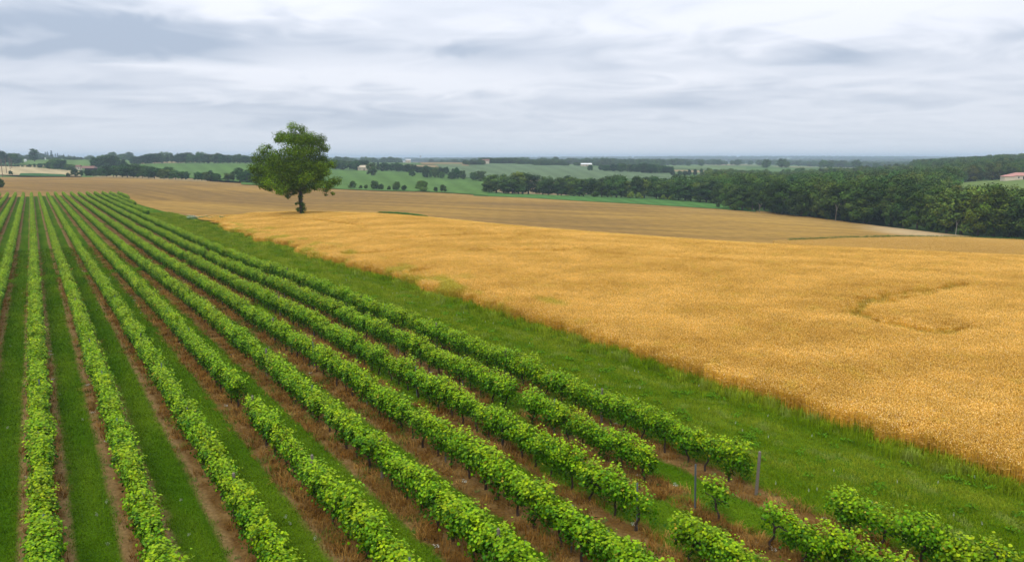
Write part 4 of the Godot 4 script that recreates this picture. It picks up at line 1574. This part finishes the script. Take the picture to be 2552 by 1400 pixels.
# =====================================================================  buildings, poles
func house(called: String, label: String, at: Vector3, turn: float, w: float, dep: float, h: float, rise: float, wall: Material, roof: Material, hip := true, cat := "house", wins := 3) -> Node3D:
	var o := thing(called, label, cat, at, turn)
	var g := Geo.new()
	g.box(Vector3(-w / 2, -1.5, -dep / 2), Vector3(w / 2, h, dep / 2))
	put("wall", g.mesh(), wall, o)
	var r := Geo.new()
	var e := 0.45
	var a := Vector3(-w / 2 - e, h + 0.003, dep / 2 + e)
	var b := Vector3(w / 2 + e, h + 0.003, dep / 2 + e)
	var c := Vector3(w / 2 + e, h + 0.003, -dep / 2 - e)
	var d := Vector3(-w / 2 - e, h + 0.003, -dep / 2 - e)
	var k := minf(dep / 2, w / 2 - 0.3) if hip else 0.0
	var p := Vector3(-w / 2 - (e if not hip else 0.0) + k, h + rise, 0)
	var q := Vector3(w / 2 + (e if not hip else 0.0) - k, h + rise, 0)
	var up := Vector3(0, 0.15, 0)
	for s in [[a, b, q, p], [c, d, p, q]]:
		r.quad(s[0] + up, s[3] + up, s[2] + up, s[1] + up, Color.WHITE)
	r.tri(b + up, q + up, c + up, Color.WHITE)
	r.tri(d + up, p + up, a + up, Color.WHITE)
	for s in [[a, b], [b, c], [c, d], [d, a]]:
		r.quad(s[0], s[0] + up, s[1] + up, s[1], Color.WHITE)
	r.quad(a, b, c, d, Color.WHITE)
	put("roof", r.mesh(), roof, o)
	for s in wins:
		var x := -w / 2 + w * (s + 0.5) / wins
		var wg := Geo.new()
		if s == wins / 2:
			wg.box(Vector3(x - 0.55, 0.02, dep / 2 - 0.02), Vector3(x + 0.55, 2.1, dep / 2 + 0.04))
			put("door", wg.mesh(), M.timber, o)
		else:
			wg.box(Vector3(x - 0.6, 0.95, dep / 2 - 0.02), Vector3(x + 0.6, 2.15, dep / 2 + 0.035))
			var f := put("window", wg.mesh(), M.white, o)
			var pg := Geo.new()
			pg.box(Vector3(x - 0.5, 1.05, dep / 2 + 0.036), Vector3(x + 0.5, 2.05, dep / 2 + 0.05))
			put("pane", pg.mesh(), M.glass, f)
	return o

func build_buildings() -> void:
	# the villa at the frame's edge: a low wing, a main block with terrace shade as a dark slab
	var at := hit(2556.0, 447.5, 350.0)
	var k := -at.z / FPX
	var o := house("house", "long cream house with red tiled roofs on the meadow above the wood", at, -0.15, 78 * k, 9.0, 2.7, 2.0, M.wall, M.roofred, true, "house", 7)
	var g := Geo.new()
	g.box(Vector3(-58 * k, -1.5, 1.0), Vector3(-36 * k, 2.2, 7.0))
	put("wing", g.mesh(), M.wall, o)
	g = Geo.new()
	var rw := [Vector3(-60 * k, 2.25, 7.5), Vector3(-34 * k, 2.25, 7.5), Vector3(-34 * k, 2.25, 0.6), Vector3(-60 * k, 2.25, 0.6), Vector3(-52 * k, 3.4, 4.0), Vector3(-38 * k, 3.4, 4.0)]
	g.quad(rw[0], rw[4], rw[5], rw[1], Color.WHITE)
	g.quad(rw[2], rw[5], rw[4], rw[3], Color.WHITE)
	g.tri(rw[3], rw[4], rw[0], Color.WHITE)
	g.tri(rw[1], rw[5], rw[2], Color.WHITE)
	g.quad(rw[0], rw[1], rw[2], rw[3], Color.WHITE)
	put("wing_roof", g.mesh(), M.roofred, o)
	g = Geo.new()
	g.box(Vector3(-12 * k, 0.05, 4.52), Vector3(8 * k, 2.3, 4.56))
	put("terrace_shade", g.mesh(), M.dark, o)  # near-black slab on the closed wall, painted shade of the terrace
	# the open barn
	at = hit(219.0, 425.5, 540.0)
	k = -at.z / FPX
	o = thing("barn", "low open barn with a rusty brown roof among the hedge trees", "barn", at, 0.1)
	g = Geo.new()
	g.box(Vector3(-15 * k, -1, -6), Vector3(15 * k, 2.6, -5.7))
	put("wall", g.mesh(), M.timber, o)
	for s in 5:
		g = Geo.new()
		g.box(Vector3((-15 + s * 7.5) * k - 0.12, -1, 3.4), Vector3((-15 + s * 7.5) * k + 0.12, 2.6, 3.64))
		put("post", g.mesh(), M.timber, o)
	g = Geo.new()
	g.quad(Vector3(-17 * k, 2.6, 4.4), Vector3(-13 * k, 4.9, -1), Vector3(15 * k, 4.9, -1), Vector3(17 * k, 2.6, 4.4), Color.WHITE)
	g.quad(Vector3(17 * k, 2.6, -6.4), Vector3(15 * k, 4.9, -1), Vector3(-13 * k, 4.9, -1), Vector3(-17 * k, 2.6, -6.4), Color.WHITE)
	g.tri(Vector3(17 * k, 2.6, 4.4), Vector3(15 * k, 4.9, -1), Vector3(17 * k, 2.6, -6.4), Color.WHITE)
	g.tri(Vector3(-17 * k, 2.6, -6.4), Vector3(-13 * k, 4.9, -1), Vector3(-17 * k, 2.6, 4.4), Color.WHITE)
	put("roof", g.mesh(), M.roofbrown, o)
	# small far houses and sheds
	for e in [
		["stone_house", "small beige stone house beside the big round field tree", 906, 425, 0.3, 13, 8, 3.2, 2.4, "stone", "stone", "house", 3],
		["cottage", "tiny cream cottage at the end of the straw field near the barn", 190, 423, 0.2, 8, 6, 3.0, 1.8, "wall", "roofbrown", "house", 3],
		["shed", "long pale shed with a light roof on the far hill", 1296, 405, 0.1, 27, 12, 4.2, 2.2, "white", "roofgrey", "shed", 5],
		["farmhouse", "long low farmhouse with a pale roof on the hill above the wood", 1006, 404.5, 0.2, 30, 10, 4.0, 2.5, "wall", "roofgrey", "house", 5],
		["white_house", "small pale house at the end of the long low farmhouse", 1017, 405, 0.1, 8, 7, 4.0, 1.5, "wall", "roofgrey", "house", 3],
		["red_roofed_house", "far house with red roof above the tan hill field", 1116, 403.5, 0.0, 14, 9, 3.5, 2.2, "wall", "roofred", "house", 3],
		["bungalow", "far low house with brown roof beside the red roofed one above the tan hill field", 1137, 404, 0.1, 12, 9, 3.2, 2.0, "wall", "roofbrown", "house", 3],
		["farm_cottage", "far cottage with brown roof at the near end of the hilltop wood", 1210, 407, 0.1, 11, 8, 4.0, 2.4, "wall", "roofbrown", "house", 3],
		["white_roofed_shed", "small shed with a bright white roof beside the lone round tree", 1461, 414, 0.1, 17, 10, 3.0, 1.8, "stone", "white", "shed", 3],
		["valley_barn", "small white building down among the valley trees", 1757, 449, 0.1, 12, 8, 3.0, 1.6, "white", "white", "barn", 3]
		]:
		at = hit(e[2], e[3], 420.0)
		o = house(e[0], e[1], at, e[4], e[5], e[6], e[7], e[8], M[e[9]], M[e[10]], false, e[11], e[12])
	# water tower on the hill
	at = hit(1048.0, 404.0, 800.0)
	var th: float = CAMH + slope(387.5) * -at.z - at.y
	o = thing("water_tower", "pale T shaped water tower on the skyline above the tan hill field", "water tower", at)
	g = Geo.new()
	g.tube([Vector3(0, -1, 0), Vector3(0, th * 0.6, 0), Vector3(0, th * 0.72, 0)], [1.3, 1.0, 1.2], 12, Color.WHITE)
	put("shaft", g.mesh(), M.steel, o)
	g = Geo.new()
	g.tube([Vector3(0, th * 0.72, 0), Vector3(0, th * 0.84, 0), Vector3(0, th * 0.97, 0), Vector3(0, th, 0)], [1.2, 3.4, 3.8, 3.0], 16, Color.WHITE)
	put("tank", g.mesh(), M.steel, o)
	# utility poles beside the straw field
	var n := 0
	for e in [[5, 441, 396], [15, 432, 393], [24, 423, 391], [28, 420, 396]]:
		at = hit(e[0], e[1], 300.0)
		var h: float = CAMH + slope(e[2]) * -at.z - at.y
		o = thing("utility_pole", "brown wooden utility pole beside the straw field, %s counted from the frame's edge" % nth(n), "utility pole", at, 0.4, "utility poles beside the straw field")
		g = Geo.new()
		g.tube([Vector3(0, -0.3, 0), Vector3(0, h * 0.5, 0), Vector3(0, h, 0)], [0.24, 0.21, 0.17], 8, Color.WHITE)
		put("shaft", g.mesh(), M.pole, o)
		g = Geo.new()
		g.box(Vector3(-0.9, h - 0.75, 0.18), Vector3(0.9, h - 0.58, 0.30))
		put("crossarm", g.mesh(), M.pole, o)
		for s in [-0.75, 0.0, 0.75]:
			g = Geo.new()
			g.tube([Vector3(s, h - 0.58, 0.24), Vector3(s, h - 0.36, 0.24)], [0.06, 0.05], 6, Color.WHITE)
			put("insulator", g.mesh(), M.steel, o)
		n += 1
	# two white hive-like boxes and a pale post by the far hedge
	n = 0
	for e in [[62, 402], [110, 398]]:
		at = hit(e[0], e[1], 600.0)
		o = thing("tool_shed", ["small white shed in front of the skyline trees, nearest the utility poles", "small white shed at the upper end of the hill vineyard"][n], "shed", at + Vector3(0, 0.3, 0))
		g = Geo.new()
		g.box(Vector3(-1.3, -1, -1), Vector3(1.3, 2.0, 1))
		put("wall", g.mesh(), M.white, o)
		g = Geo.new()
		g.quad(Vector3(-1.6, 2.05, 1.3), Vector3(-1.6, 2.7, -1.3), Vector3(1.6, 2.7, -1.3), Vector3(1.6, 2.05, 1.3), Color.WHITE)
		g.quad(Vector3(-1.6, 2.0, 1.3), Vector3(1.6, 2.0, 1.3), Vector3(1.6, 2.0, -1.3), Vector3(-1.6, 2.0, -1.3), Color.WHITE)
		put("roof", g.mesh(), M.white, o)
		n += 1
